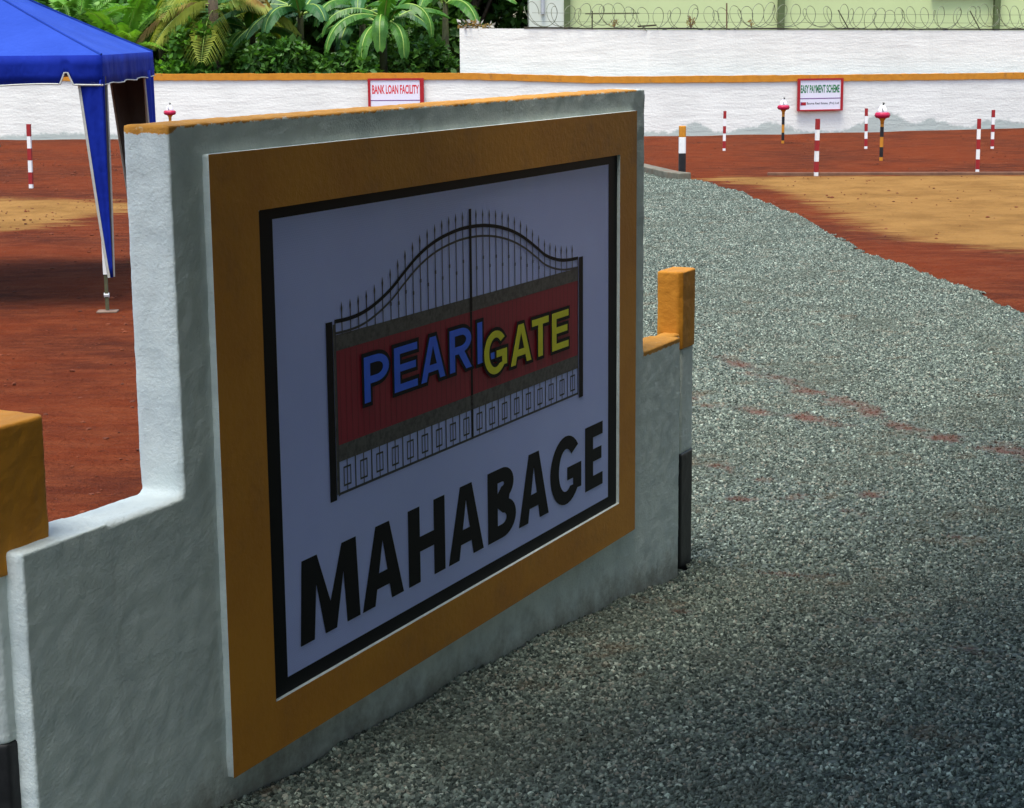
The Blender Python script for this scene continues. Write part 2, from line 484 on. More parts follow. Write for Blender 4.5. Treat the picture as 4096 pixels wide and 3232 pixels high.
def seg_dist(px, py, pts):
    d = np.full(px.shape, 1e9)
    for (x1, y1), (x2, y2) in zip(pts[:-1], pts[1:]):
        L = (x2 - x1) ** 2 + (y2 - y1) ** 2
        t = np.clip(((px - x1) * (x2 - x1) + (py - y1) * (y2 - y1)) / L, 0, 1)
        d = np.minimum(d, np.hypot(px - x1 - t * (x2 - x1), py - y1 - t * (y2 - y1)))
    return d

def smooth_noise(px, py, f, seed):
    r = np.random.default_rng(seed)
    out = 0
    for k in range(5):
        a, ph, ff = r.uniform(0, 2 * PI), r.uniform(0, 6.28), f * r.uniform(0.6, 1.9)
        out = out + np.sin((px * math.cos(a) + py * math.sin(a)) * ff + ph)
    return out / 5

ROAD = [(-3.4, -6), (-2.6, 1.2), (-1.09, 3.55), (0.68, 7.07), (0.66, 7.25), (0.60, 9), (0.4, 13), (0.3, 20), (0.2, 28), (-0.2, 34), (0.9, 34), (1.6, 30.5),
        (2.12, 28.2), (2.42, 27.12), (2.72, 26.9), (3.01, 25.55), (3.26, 23.55), (3.42, 21.5), (3.47, 18.5), (3.63, 16.9), (3.8, 15.65), (3.95, 13.75), (4.3, 9), (5.2, 4), (5.6, -6)]
SANDS = [
    [(2.75, 27.1), (4.54, 27.4), (16, 27.2), (16, 16.8), (6.5, 17.0), (5.04, 17.8), (4.3, 18.6), (3.95, 19.8), (3.9, 21.5), (3.8, 24.3), (3.3, 26.1)],
    [(-14, 25.3), (-6.96, 24.9), (-5.07, 24.3), (-3.2, 24.0), (-3.0, 22.9), (-4.71, 22.4), (-5.1, 21.2), (-5.66, 20.3), (-8, 19.6), (-14, 19)],
]

def build_ground():
    xs = np.concatenate([[-400, -150, -60, -30, -20], np.arange(-15, 16.01, 0.15), [20, 30, 60, 150, 400]])
    ys = np.concatenate([[-400, -100, -30, -10, -5], np.arange(-2, 44.01, 0.15), [50, 60, 90, 200, 600]])
    X, Y = np.meshgrid(xs, ys)
    Z = hz(Y) + 0.012 * smooth_noise(X, Y, 2.2, 3) * (np.abs(X) < 16) * (Y > 7.4) * (Y < 44)
    ins = inside(X, Y, ROAD)
    Z = Z - 0.02 * ins
    sand = np.zeros_like(X)
    for p in SANDS:
        i = inside(X, Y, p)
        d = seg_dist(X, Y, p + [p[0]])
        sand = np.maximum(sand, np.clip(0.5 + np.where(i, d, -d) / 1.9, 0, 1) * (1.0 if p is SANDS[0] else 0.8))
    nx, ny = len(xs), len(ys)
    me = bpy.data.meshes.new('ground')
    v = np.stack([X, Y, Z], -1).reshape(-1, 3)
    idx = np.arange(nx * ny).reshape(ny, nx)
    f = np.stack([idx[:-1, :-1], idx[:-1, 1:], idx[1:, 1:], idx[1:, :-1]], -1).reshape(-1, 4)
    me.from_pydata(v.tolist(), [], f.tolist())
    a = me.attributes.new('sand', 'FLOAT', 'POINT')
    a.data.foreach_set('value', sand.reshape(-1).astype(np.float32))
    me.materials.append(SOIL)
    me.polygons.foreach_set('use_smooth', [True] * len(me.polygons))
    o = bpy.data.objects.new('ground', me)
    COL.objects.link(o)
    tag(o, 'red laterite soil with pale sandy patches', kind='structure')
build_ground()

STREAKS = [[(1.4, 11.79), (1.59, 11.24), (1.8, 10.58), (2.04, 9.99), (2.2, 9.46), (2.51, 9.15), (2.7, 8.6)], [(1.0, 10.5), (1.29, 10.16), (1.54, 9.98), (1.82, 9.73)],
           [(0.8, 8.95), (1.04, 8.71), (1.25, 8.4)], [(0.93, 8.12), (1.27, 8.16), (1.7, 8.16)], [(1.4, 7.95), (1.7, 7.7), (2.0, 7.5)], [(0.95, 7.1), (1.25, 6.98)],
           [(1.25, 6.02), (1.33, 5.93)], [(1.46, 5.66), (1.56, 5.5)], [(0.45, 6.4), (0.6, 6.25)]]

def build_gravel():
    d = 0.06
    xs = np.arange(-3.2, 5.8, d)
    ys = np.arange(-4, 34.2, d)
    X, Y = np.meshgrid(xs, ys)
    Xj = X + 0.12 * smooth_noise(X, Y, 3.1, 5) + 0.05 * smooth_noise(X, Y, 14, 6)
    Yj = Y + 0.10 * smooth_noise(X, Y, 3.6, 8)
    nearw = (Y < 7.6) & (X < 1.6)
    keep_v = inside(np.where(nearw, X, Xj), np.where(nearw, Y, Yj), ROAD)
    Z = hz(Y) + 0.006 + 0.006 * smooth_noise(X, Y, 5, 11)
    st = np.zeros_like(X)
    wob = 0.05 * smooth_noise(X, Y, 9, 13)
    for k, p in enumerate(STREAKS):
        dd = seg_dist(X + wob, Y + wob, p)
        wd = 0.24 if k < 2 else 0.17
        st = np.maximum(st, np.clip(1 - dd / wd, 0, 1) ** 0.7 * (0.95 if k < 2 else 0.8))
    st = st * (0.75 + 0.35 * smooth_noise(X, Y, 12, 21))
    # chips banked unevenly against the foot of the sign wall
    dwall = np.abs((X + 0.661) * -0.894 + (Y - 4.2885) * 0.448)
    near = (Y > 3.4) & (Y < 7.2)
    Z = Z + near * np.exp(-dwall / 0.11) * (0.016 + 0.030 * smooth_noise(X, Y, 7, 31) + 0.014 * smooth_noise(X, Y, 21, 33))
    size = np.interp(Y, [0, 6, 12, 20, 30], [0.0070, 0.0076, 0.0086, 0.0100, 0.012])
    dens = np.interp(Y, [0, 3.2, 3.6, 7, 11, 18, 30], [300, 900, 8200, 7800, 4800, 3000, 1900])
    dens = dens * np.where(X > 2.6 + np.maximum(0, Y - 9) * 0.25, 0.45, 1.0)
    dens = dens * (1 - 0.85 * np.clip(st * 1.2, 0, 1))
    nx, ny = len(xs), len(ys)
    idx = np.arange(nx * ny).reshape(ny, nx)
    f = np.stack([idx[:-1, :-1], idx[:-1, 1:], idx[1:, 1:], idx[1:, :-1]], -1).reshape(-1, 4)
    kv = keep_v.reshape(-1)
    f = f[kv[f].all(1)]
    used = np.unique(f)
    rem = -np.ones(nx * ny, int); rem[used] = np.arange(len(used))
    f = rem[f]
    v = np.stack([X, Y, Z], -1).reshape(-1, 3)[used]
    def sheet(name, mat):
        me = bpy.data.meshes.new(name)
        me.from_pydata(v.tolist(), [], f.tolist())
        for nm, arr in (('streak', st), ('size', size), ('dens', dens)):
            a = me.attributes.new(nm, 'FLOAT', 'POINT')
            a.data.foreach_set('value', arr.reshape(-1)[used].astype(np.float32))
        me.materials.append(mat)
        me.polygons.foreach_set('use_smooth', [True] * len(me.polygons))
        o = bpy.data.objects.new(name, me)
        COL.objects.link(o)
        return o
    tag(sheet('gravel_road', GRAVEL_BED), 'grey crushed stone road surface', kind='structure')
    o = sheet('gravel', GRAVEL_STONE)
    tag(o, 'loose grey stone chips covering the road', kind='stuff')
    g = bpy.data.node_groups.new('gravel_chips', 'GeometryNodeTree')
    g.interface.new_socket('Geometry', in_out='INPUT', socket_type='NodeSocketGeometry')
    g.interface.new_socket('Geometry', in_out='OUTPUT', socket_type='NodeSocketGeometry')
    gi, go = g.nodes.new('NodeGroupInput'), g.nodes.new('NodeGroupOutput')
    dp = g.nodes.new('GeometryNodeDistributePointsOnFaces')
    def attr(nm):
        a = g.nodes.new('GeometryNodeInputNamedAttribute'); a.data_type = 'FLOAT'; a.inputs[0].default_value = nm
        return a.outputs[0]
    g.links.new(gi.outputs[0], dp.inputs['Mesh'])
    g.links.new(attr('dens'), dp.inputs['Density'])
    sn = g.nodes.new('GeometryNodeStoreNamedAttribute'); sn.data_type = 'FLOAT'; sn.domain = 'POINT'
    sn.inputs['Name'].default_value = 'tone'
    rv = g.nodes.new('FunctionNodeRandomValue'); rv.data_type = 'FLOAT'
    g.links.new(dp.outputs['Points'], sn.inputs['Geometry'])
    g.links.new(rv.outputs[1], sn.inputs['Value'])
    ico = g.nodes.new('GeometryNodeMeshIcoSphere'); ico.inputs['Radius'].default_value = 1; ico.inputs['Subdivisions'].default_value = 1
    sm = g.nodes.new('GeometryNodeSetMaterial'); sm.inputs['Material'].default_value = GRAVEL_STONE
    g.links.new(ico.outputs['Mesh'], sm.inputs['Geometry'])
    ip = g.nodes.new('GeometryNodeInstanceOnPoints')
    g.links.new(sn.outputs['Geometry'], ip.inputs['Points'])
    g.links.new(sm.outputs['Geometry'], ip.inputs['Instance'])
    rr = g.nodes.new('FunctionNodeRandomValue'); rr.data_type = 'FLOAT_VECTOR'
    rr.inputs[0].default_value = (0, 0, 0); rr.inputs[1].default_value = (6.28, 6.28, 6.28); rr.inputs['Seed'].default_value = 3
    g.links.new(rr.outputs[0], ip.inputs['Rotation'])
    rs = g.nodes.new('FunctionNodeRandomValue'); rs.data_type = 'FLOAT_VECTOR'
    rs.inputs[0].default_value = (0.4, 0.35, 0.3); rs.inputs[1].default_value = (1.8, 1.35, 1.0); rs.inputs['Seed'].default_value = 5
    vm = g.nodes.new('ShaderNodeVectorMath'); vm.operation = 'SCALE'
    g.links.new(rs.outputs[0], vm.inputs[0]); g.links.new(attr('size'), vm.inputs['Scale'])
    g.links.new(vm.outputs[0], ip.inputs['Scale'])
    g.links.new(ip.outputs[0], go.inputs[0])
    m = o.modifiers.new('chips', 'NODES')
    m.node_group = g
build_gravel()

def stone_mesh(pts, sizes, seed, name, mat, label):
    r = np.random.default_rng(seed)
    bm = bmesh.new(); bmesh.ops.create_icosphere(bm, subdivisions=1, radius=1)
    base = np.array([v.co[:] for v in bm.verts]); fac = np.array([[v.index for v in f.verts] for f in bm.faces]); bm.free()
    V, F = [], []
    for i, (p, s) in enumerate(zip(pts, sizes)):
        q = base * (r.uniform(0.6, 1.3, 3) * s * [1, 1, 0.6]) * r.uniform(0.8, 1.2, (len(base), 1))
        a = r.uniform(0, 6.28); c, sn_ = math.cos(a), math.sin(a)
        q = np.stack([q[:, 0] * c - q[:, 1] * sn_, q[:, 0] * sn_ + q[:, 1] * c, q[:, 2]], 1) + p
        V.append(q); F.append(fac + i * len(base))
    me = bpy.data.meshes.new(name)
    me.from_pydata(np.concatenate(V).tolist(), [], np.concatenate(F).tolist())
    me.materials.append(mat)
    o = bpy.data.objects.new(name, me); COL.objects.link(o)
    return tag(o, label, kind='stuff')

CLOD = paint('soil_clod', (0.17, 0.042, 0.015), (0.07, 0.02, 0.010), 0.95, 3, 1.0, 0.3, 60)
n = 4200
px = rng.uniform(-9, -1.4, n); py = 6.5 + 30 * rng.random(n) ** 1.4
px2 = rng.uniform(2.6, 12, 700); py2 = rng.uniform(15, 38, 700)
px, py = np.concatenate([px, px2]), np.concatenate([py, py2])
k = ~inside(px, py, ROAD)
px, py = px[k], py[k]
stone_mesh(np.stack([px, py, hz(py) + 0.002], 1), 0.004 + 0.020 * rng.random(len(px)) ** 7 + 0.0003 * py, 4, 'soil_clods', CLOD, 'small clods and pebbles scattered on the red soil')

# kerbs
def strip(name, pts, wd, h, mat, label):
    b = MB()
    P = [Vector((x, y, 0)) for x, y in pts]
    L, R_ = [], []
    for i, p in enumerate(P):
        t = (P[min(i + 1, len(P) - 1)] - P[max(i - 1, 0)]).normalized()
        nn = Vector((-t.y, t.x, 0)) * wd / 2
        L.append(p + nn); R_.append(p - nn)
    for i in range(len(P) - 1):
        q = [L[i], R_[i], R_[i + 1], L[i + 1]]
        v = [(a.x, a.y, -0.05) for a in q] + [(a.x, a.y, h) for a in q]
        b.add(v, [(4, 5, 6, 7), (1, 2, 6, 5), (3, 0, 4, 7)] + ([(0, 1, 5, 4)] if i == 0 else []) + ([(2, 3, 7, 6)] if i == len(P) - 2 else []))
    o = b.build(name, mat)
    return tag(bevel(o, 0.012), label, kind='structure')
strip('kerb', [(2.58, 27.02), (2.42, 27.35), (2.22, 28.25), (1.75, 30.4), (1.0, 34)], 0.22, 0.10, CONCRETE, 'concrete drain kerb at the end of the gravel road')
strip('plot_kerb', [(3.9, 27.72), (5.2, 27.6), (7.7, 27.42), (12, 27.3), (18, 27.2)], 0.07, 0.045, paint('earth_stained_kerb', (0.17, 0.085, 0.05), (0.11, 0.055, 0.035), 0.95, 5, 0.9, 0.4, 40), 'low earth stained kerb between two plots')

# ------------------------------------------------------------------ sign wall (local axes: x along the wall, y into the wall, z up)
YA = 0.4647
sign = empty('sign_wall', (-0.661, 4.2885, 0), PI / 2 - YA)
tag(sign, 'white roadside sign wall with gold border and printed gate banner between two striped posts', 'sign wall')
TH = 0.125
prof = [(-0.775, -0.15), (-0.775, 1.068), (-0.222, 1.060), (-0.222, 1.913), (2.55, 1.913), (2.55, 0.962), (2.92, 0.962), (2.92, -0.15)]
b = MB()
nP = len(prof)
b.add([(x, 0, z) for x, z in prof] + [(x, TH, z) for x, z in prof],
      [tuple(range(nP)), tuple(range(2 * nP - 1, nP - 1, -1))] + [((i + 1) % nP, i, nP + i, nP + (i + 1) % nP) for i in range(nP)])
b.box(2.85, 3.06, 0.046, 0.118, -0.15, 0.958)
o = b.build('wall', PLASTER, sign)
roughen(o, 0.0095, 0.0055, 0.05)
# raised gold border: gold faces, whitewashed returns
gx0, gx1, gz0, gz1 = -0.099, 2.437, 0.322, 1.8405
ix0, ix1, iz0, iz1 = 0.094, 2.2886, 0.4542, 1.696
b = MB()
yf, yb = -0.018, 0.02
o8 = [(gx0, gz0), (gx1, gz0), (gx1, gz1), (gx0, gz1)]
i8 = [(ix0, iz0), (ix1, iz0), (ix1, iz1), (ix0, iz1)]
v = [(x, yf, z) for x, z in o8] + [(x, yf, z) for x, z in i8] + [(x, yb, z) for x, z in o8] + [(x, yb, z) for x, z in i8]
b.add(v, [(i, (i + 1) % 4, 4 + (i + 1) % 4, 4 + i) for i in range(4)], 0)
b.add(v, [(8 + i, 8 + (i + 1) % 4, (i + 1) % 4, i) for i in range(4)] + [(4 + i, 4 + (i + 1) % 4, 12 + (i + 1) % 4, 12 + i) for i in range(4)], 1)
o = b.build('border', [BORDER_GOLD, PLASTER], sign)
bevel(o, 0.005, 3)

# banner panel with black edge
PY = -0.006
panel = MB().box(ix0 - 0.01, ix1 + 0.004, PY, 0.02, iz0 - 0.004, iz1 + 0.006).build('banner', VINYL, sign)
b = MB()
o8 = [(ix0 - 0.008, iz0 - 0.003), (ix1 + 0.003, iz0 - 0.003), (ix1 + 0.003, iz1 + 0.005), (ix0 - 0.008, iz1 + 0.005)]
i8 = [(0.1667, 0.4949), (2.2149, 0.4949), (2.2149, 1.6679), (0.1667, 1.6679)]
v = [(x, PY - 0.0008, z) for x, z in o8 + i8]
b.add(v, [(i, (i + 1) % 4, 4 + (i + 1) % 4, 4 + i) for i in range(4)])
b.build('black_edge', PRINT_BLACK, panel)

def flat_poly(b, pts, y, mi=0):
    b.add([(x, y, z) for x, z in pts], [tuple(range(len(pts)))], mi)
def flat_line(b, pts, wd, y, mi=0):
    P = [Vector(p) for p in pts]
    L = []; R_ = []
    for i, p in enumerate(P):
        t = (P[min(i + 1, len(P) - 1)] - P[max(i - 1, 0)]).normalized()
        nn = Vector((-t.y, t.x)) * wd / 2
        L.append(p + nn); R_.append(p - nn)
    nL = len(P)
    b.add([(q.x, y, q.y) for q in R_ + L], [(i, i + 1, nL + i + 1, nL + i) for i in range(nL - 1)], mi)
def rect(b, x0, x1, z0, z1, y, mi=0):
    flat_poly(b, [(x0, z0), (x1, z0), (x1, z1), (x0, z1)], y, mi)

def catmull(pts, n=8):
    P = [Vector(p) for p in pts]
    out = []
    for i in range(len(P) - 1):
        p0, p1, p2, p3 = P[max(i - 1, 0)], P[i], P[i + 1], P[min(i + 2, len(P) - 1)]
        for k in range(n):
            t = k / n
            out.append(0.5 * ((2 * p1) + (p2 - p0) * t + (2 * p0 - 5 * p1 + 4 * p2 - p3) * t * t + (3 * p1 - p0 - 3 * p2 + p3) * t ** 3))
    out.append(P[-1])
    return [(q.x, q.y) for q in out]

# printed gate, on the banner: 0 iron, 1 grey band, 2 red board, 3 black
g = MB()
y1, y2, y3, y4 = PY - 0.0008, PY - 0.0013, PY - 0.0018, PY - 0.0023
rect(g, 0.437, 1.958, 1.040, 1.305, y1, 2)
rect(g, 0.437, 1.958, 1.299, 1.341, y2, 1)
rect(g, 0.437, 1.958, 1.002, 1.047, y2, 1)
arch1 = catmull([(0.435, 1.377), (0.506, 1.376), (0.579, 1.382), (0.655, 1.400), (0.732, 1.428), (0.801, 1.463), (0.871, 1.496), (0.940, 1.520), (1.015, 1.537), (1.114, 1.549), (1.193, 1.551), (1.282, 1.547), (1.376, 1.534), (1.473, 1.511), (1.558, 1.481), (1.646, 1.441), (1.706, 1.412), (1.783, 1.390), (1.861, 1.378), (1.960, 1.374)], 5)
arch2 = [(x, z - 0.031) for x, z in arch1]
flat_line(g, arch1, 0.0105, y3, 3)
flat_line(g, arch2, 0.0065, y3, 0)
def arch_z(x): return np.interp(x, [p[0] for p in arch1], [p[1] for p in arch1])
tips = [(0.472, 1.426), (0.515, 1.429), (0.556, 1.433), (0.598, 1.44), (0.641, 1.451), (0.683, 1.466), (0.726, 1.484), (0.768, 1.504), (0.809, 1.525), (0.851, 1.543), (0.893, 1.559), (0.936, 1.571), (0.98, 1.581), (1.022, 1.589), (1.064, 1.595), (1.106, 1.599), (1.149, 1.601), (1.233, 1.601), (1.276, 1.598), (1.319, 1.593), (1.361, 1.588), (1.404, 1.581), (1.446, 1.57), (1.488, 1.556), (1.53, 1.541), (1.573, 1.524), (1.615, 1.505), (1.659, 1.483), (1.702, 1.464), (1.743, 1.45), (1.785, 1.438), (1.828, 1.431), (1.871, 1.426), (1.914, 1.424)]
for i, (x, z) in enumerate(tips):
    rect(g, x - 0.0024, x + 0.0024, 1.335, z - 0.03, y2, 0)
    flat_poly(g, [(x - 0.0024, z - 0.03), (x + 0.0024, z - 0.03), (x + 0.0045, z - 0.018), (x, z), (x - 0.0045, z - 0.018)], y2, 0)
    zk = 1.335 + (arch_z(x) - 1.335) * (0.42 if i % 2 else 0.55)
    if arch_z(x) - 1.335 > 0.09: rect(g, x - 0.0045, x + 0.0045, zk - 0.005, zk + 0.005, y3, 0)
rect(g, 1.186, 1.201, 1.30, 1.604, y4, 3)
rect(g, 1.187, 1.201, 0.913, 1.30, y2, 3)
for k in range(52):                                     # corrugation lines on the red board
    x = 0.455 + k * 0.029
    rect(g, x - 0.0022, x + 0.0022, 1.052, 1.295, y2 + 0.0002, 4)
for k in range(19):                                      # lower railing
    x = 0.437 + k * (1.958 - 0.437) / 18
    rect(g, x - 0.003, x + 0.003, 0.915, 1.005, y2, 0)
    if k < 18:
        c = x + 0.0425
        for a0, a1, z0_, z1_ in ((c - 0.019, c - 0.0145, 0.931, 0.985), (c + 0.0145, c + 0.019, 0.931, 0.985), (c - 0.0145, c + 0.0145, 0.931, 0.936), (c - 0.0145, c + 0.0145, 0.980, 0.985), (c - 0.0022, c + 0.0022, 0.918, 1.002)):
            rect(g, a0, a1, z0_, z1_, y2, 0)
rect(g, 0.434, 1.960, 0.912, 0.919, y3, 0)
rect(g, 0.434, 0.440, 0.91, 1.38, y3, 0)
rect(g, 1.955, 1.960, 0.91, 1.375, y3, 0)
rect(g, 0.392, 0.424, 0.902, 1.379, y3, 3)
rect(g, 1.966, 1.999, 0.898, 1.376, y3, 3)
flat_poly(g, [(0.426, 0.915), (0.434, 0.915), (0.434, 1.370), (0.426, 1.370)], y3, 5)
PRINT_MAROON = paint('print_maroon_board', (0.31, 0.012, 0.032), (0.25, 0.010, 0.028), 0.5, 4, 0.6, 0)
PRINT_MAROON_DK = paint('print_maroon_groove', (0.21, 0.010, 0.024), None, 0.5, 4, 0.6, 0)
g.build('printed_gate', [PRINT_IRON, PRINT_GREY, PRINT_MAROON, PRINT_BLACK, PRINT_MAROON_DK, PRINT_GREY], panel)

# lettering drawn as outlines in a unit box
def arc(cx, cy, rx, ry, a0, a1, n=14):
    return [(cx + rx * math.cos(math.radians(a0 + (a1 - a0) * i / n)), cy + ry * math.sin(math.radians(a0 + (a1 - a0) * i / n))) for i in range(n + 1)]
def glyph(ch, w, h):
    if ch == 'H': return [[(0, 0), (w, 0), (w, .5 - h / 2), (1 - w, .5 - h / 2), (1 - w, 0), (1, 0), (1, 1), (1 - w, 1), (1 - w, .5 + h / 2), (w, .5 + h / 2), (w, 1), (0, 1)]]
    if ch == 'E': return [[(0, 0), (1, 0), (1, h), (w, h), (w, .52 - h / 2), (.93, .52 - h / 2), (.93, .52 + h / 2), (w, .52 + h / 2), (w, 1 - h), (1, 1 - h), (1, 1), (0, 1)]]
    if ch == 'T': return [[(.5 - w / 2, 0), (.5 + w / 2, 0), (.5 + w / 2, 1 - h), (1, 1 - h), (1, 1), (0, 1), (0, 1 - h), (.5 - w / 2, 1 - h)]]
    if ch == 'L': return [[(0, 0), (1, 0), (1, h), (w, h), (w, 1), (0, 1)]]
    if ch == 'A':
        t = w * 1.12; b0 = .2; b1 = b0 + h; yi = .80
        m_ = (.5 - w) / yi
        return [[(0, 0), (w, 0), (w + m_ * b0, b0), (1 - w - m_ * b0, b0), (1 - w, 0), (1, 0), (.5 + t / 2, 1), (.5 - t / 2, 1)],
                [(w + m_ * b1, b1), (.5, yi), (1 - w - m_ * b1, b1)]]
    if ch == 'M': return [[(0, 0), (w, 0), (w + .05, .66), (.5 - w * .42, 0), (.5 + w * .42, 0), (.95 - w, .66), (1 - w, 0), (1, 0), (.95, 1), (.93 - w, 1), (.5, .36), (.07 + w, 1), (.05, 1)]]
    if ch == 'P': return [[(0, 0), (w, 0), (w, .40), (.50, .40)] + arc(.50, .70, .5, .30, -90, 90) + [(0, 1)],
                          [(w, .40 + h), (w, 1 - h)] + arc(.50, .70, .5 - w, .30 - h, 90, -90)]
    if ch == 'R': return [[(0, 0), (w, 0), (w, .40), (.40, .40), (1 - w * 1.15, 0), (1, 0), (.66, .43)] + arc(.52, .71, .46, .29, -55, 90) + [(0, 1)],
                          [(w, .42 + h), (w, 1 - h)] + arc(.50, .71, .48 - w, .29 - h, 90, -90)]
    if ch == 'B': return [[(0, 0), (.52, 0)] + arc(.52, .275, .48, .275, -90, 62) + arc(.50, .76, .42, .24, -50, 90) + [(0, 1)],
                          [(w, h), (w, .55 - h * .5)] + arc(.50, .275, .5 - w, .275 - h, 82, -90),
                          [(w, .55 + h * .5), (w, 1 - h)] + arc(.48, .77, .44 - w, .23 - h, 90, -90)]
    if ch == 'G': return [arc(.5, .5, .5, .5, 38, 318, 26) + [(1, .16), (1, .53), (.54, .53), (.54, .53 - h), (1 - w, .53 - h), (1 - w, .24)] + arc(.5, .5, .5 - w, .5 - h, 305, 42, 22)]

def offset_poly(P, d):
    P = [Vector(p) for p in P]
    n_ = len(P)
    area = sum(P[i].x * P[(i + 1) % n_].y - P[(i + 1) % n_].x * P[i].y for i in range(n_))
    sg = 1 if area > 0 else -1
    out = []
    for i in range(n_):
        a = (P[i] - P[i - 1]); c = (P[(i + 1) % n_] - P[i])
        if a.length < 1e-7 or c.length < 1e-7: continue
        a.normalize(); c.normalize()
        n1 = Vector((a.y, -a.x)) * sg; n2 = Vector((c.y, -c.x)) * sg
        m_ = n1 + n2
        if m_.length < 0.2: m_ = n1
        m_.normalize()
        out.append(P[i] + m_ * d / max(0.55, m_.dot(n1)))
    return [(q.x, q.y) for q in out]

def fill(contours, ext=0.0):
    cu = bpy.data.curves.new('outline', 'CURVE')
    cu.dimensions = '2D'
    cu.fill_mode = 'BOTH'
    cu.extrude = ext
    for c in contours:
        s = cu.splines.new('POLY')
        s.points.add(len(c) - 1)
        for i, (x, z) in enumerate(c): s.points[i].co = (x, z, 0, 1)
        s.use_cyclic_u = True
    ob = bpy.data.objects.new('outline', cu)
    COL.objects.link(ob)
    dg = bpy.context.evaluated_depsgraph_get()
    me = bpy.data.meshes.new_from_object(ob.evaluated_get(dg))
    V = [tuple(v_.co) for v_ in me.vertices]; F = [tuple(p.vertices) for p in me.polygons]
    bpy.data.objects.remove(ob); bpy.data.curves.remove(cu); bpy.data.meshes.remove(me)
    return V, F

def letter(ch, x0, x1, z0, z1, wm, hm, y, mat, outline=None):
    sx_, sz_ = x1 - x0, z1 - z0
    cs = [[(x0 + px_ * sx_, z0 + pz_ * sz_) for px_, pz_ in c] for c in glyph(ch, wm / sx_, hm / sz_)]
    V, F = fill(cs, 0.0003)
    b = MB().add([(vx, y - vz, vy) for vx, vy, vz in V], F, 0)
    if outline:
        V, F = fill([offset_poly(cs[0], outline)], 0.0002)
        b.add([(vx, y + 0.0007 - vz, vy) for vx, vy, vz in V], F, 1)
    return b.build('letter', [mat, PRINT_BLACK], panel)

for ch, x0, x1 in (('M', .231, .527), ('A', .541, .765), ('H', .796, 1.012), ('A', 1.034, 1.258), ('B', 1.289, 1.482), ('A', 1.504, 1.724), ('G', 1.739, 1.985), ('E', 2.018, 2.166)):
    z0, z1 = (.551, .786) if ch == 'G' else (.556, .781)
    letter(ch, x0, x1, z0, z1, 0.066, 0.044, PY - 0.0012, PRINT_BLACK)
for ch, x0, x1 in (('P', .573, .704), ('E', .733, .862), ('A', .883, 1.024), ('R', 1.054, 1.190), ('L', 1.228, 1.346)):
    letter(ch, x0, x1, 1.135, 1.260, 0.031, 0.020, PY - 0.0040, PRINT_BLUE, 0.0115)
for ch, x0, x1 in (('G', 1.268, 1.420), ('A', 1.448, 1.592), ('T', 1.600, 1.721), ('E', 1.748, 1.874)):
    z0, z1 = (1.086, 1.220) if ch == 'G' else (1.091, 1.215)
    letter(ch, x0, x1, z0, z1, 0.032, 0.021, PY - 0.0056, PRINT_YELLOW, 0.011)

# the two posts built into the wall ends
def post(x0, x1, yy0, yy1, ch, zb, zblack, zgold, ztop, cap_grow, label):
    def sec(gr):
        a0, a1, c0, c1 = x0 - gr, x1 + gr, yy0 - gr, yy1 + gr
        return [(a0 + ch, c0), (a1 - 0.016, c0), (a1, c0 + 0.016), (a1, c1), (a0, c1), (a0, c0 + ch)]
    p = MB().prism(sec(0), zblack, zgold).build('post', WHITE_LIME, sign)
    p['label'] = label
    roughen(p, 0.0075, 0.003, 0.05)
    c = MB().prism(sec(cap_grow), zgold - 0.002, ztop).build('post_cap', GOLD, p)
    roughen(c, 0.006, 0.0045, 0.035)
    k = MB().prism(sec(0.002), zb - 0.06, zblack + 0.003).build('post_base', BLACK_PAINT, p)
    roughen(k, 0.0075, 0.003, 0.05)
    return p
post(-0.86, -0.632, 0.045, 0.168, 0.06, -0.1, 0.655, 1.02, 1.330, 0.005, 'post at the near end with a chipped gold top')
post(3.03, 3.182, 0.040, 0.135, 0.016, -0.12, 0.470, 0.893, 1.198, 0.004, 'post at the road end with gold top and black foot')

# ------------------------------------------------------------------ far walls
def wall_run(name, pts, z0s, z1s, th, mat, parent=None):
    """wall along a polyline; front on the camera side"""
    b = MB()
    P = [Vector((x, y)) for x, y in pts]
    F_, B_ = [], []
    for i, p in enumerate(P):
        t = (P[min(i + 1, len(P) - 1)] - P[max(i - 1, 0)]).normalized()
        nn = Vector((-t.y, t.x))
        F_.append(p); B_.append(p + nn * th)
    for i in range(len(P) - 1):
        a, c, d, e = F_[i], F_[i + 1], B_[i + 1], B_[i]
        v = [(a.x, a.y, z0s[i]), (c.x, c.y, z0s[i + 1]), (d.x, d.y, z0s[i + 1]), (e.x, e.y, z0s[i]),
             (a.x, a.y, z1s[i]), (c.x, c.y, z1s[i + 1]), (d.x, d.y, z1s[i + 1]), (e.x, e.y, z1s[i])]
        f = [(4, 5, 6, 7), (0, 1, 5, 4), (2, 3, 7, 6)]
        if i == 0: f.append((3, 0, 4, 7))
        if i == len(P) - 2: f.append((1, 2, 6, 5))
        b.add(v, f)
    return b.build(name, mat, parent)
def resample(pts, step):
    out = []
    for (x1, y1), (x2, y2) in zip(pts[:-1], pts[1:]):
        n_ = max(1, int(math.hypot(x2 - x1, y2 - y1) / step))
        out += [(x1 + (x2 - x1) * i / n_, y1 + (y2 - y1) * i / n_) for i in range(n_)]
    return out + [pts[-1]]
WP_ = [(-24, 40.5), (-10.97, 39.6), (-0.9, 39.15), (1.7, 38.85), (3.0, 38.8), (6.2, 39.35), (11.46, 40.95), (22, 44.5)]
WP = catmull(WP_, 6)
HT = {-24: 1.40, -10.97: 1.387, -0.9: 1.345, 1.7: 1.258, 3.0: 1.25, 6.2: 1.24, 11.46: 1.217, 22: 1.20}
def wtop(x): return float(np.interp(x, list(HT), list(HT.values())))
def wy(x): return float(np.interp(x, [p[0] for p in WP], [p[1] for p in WP]))
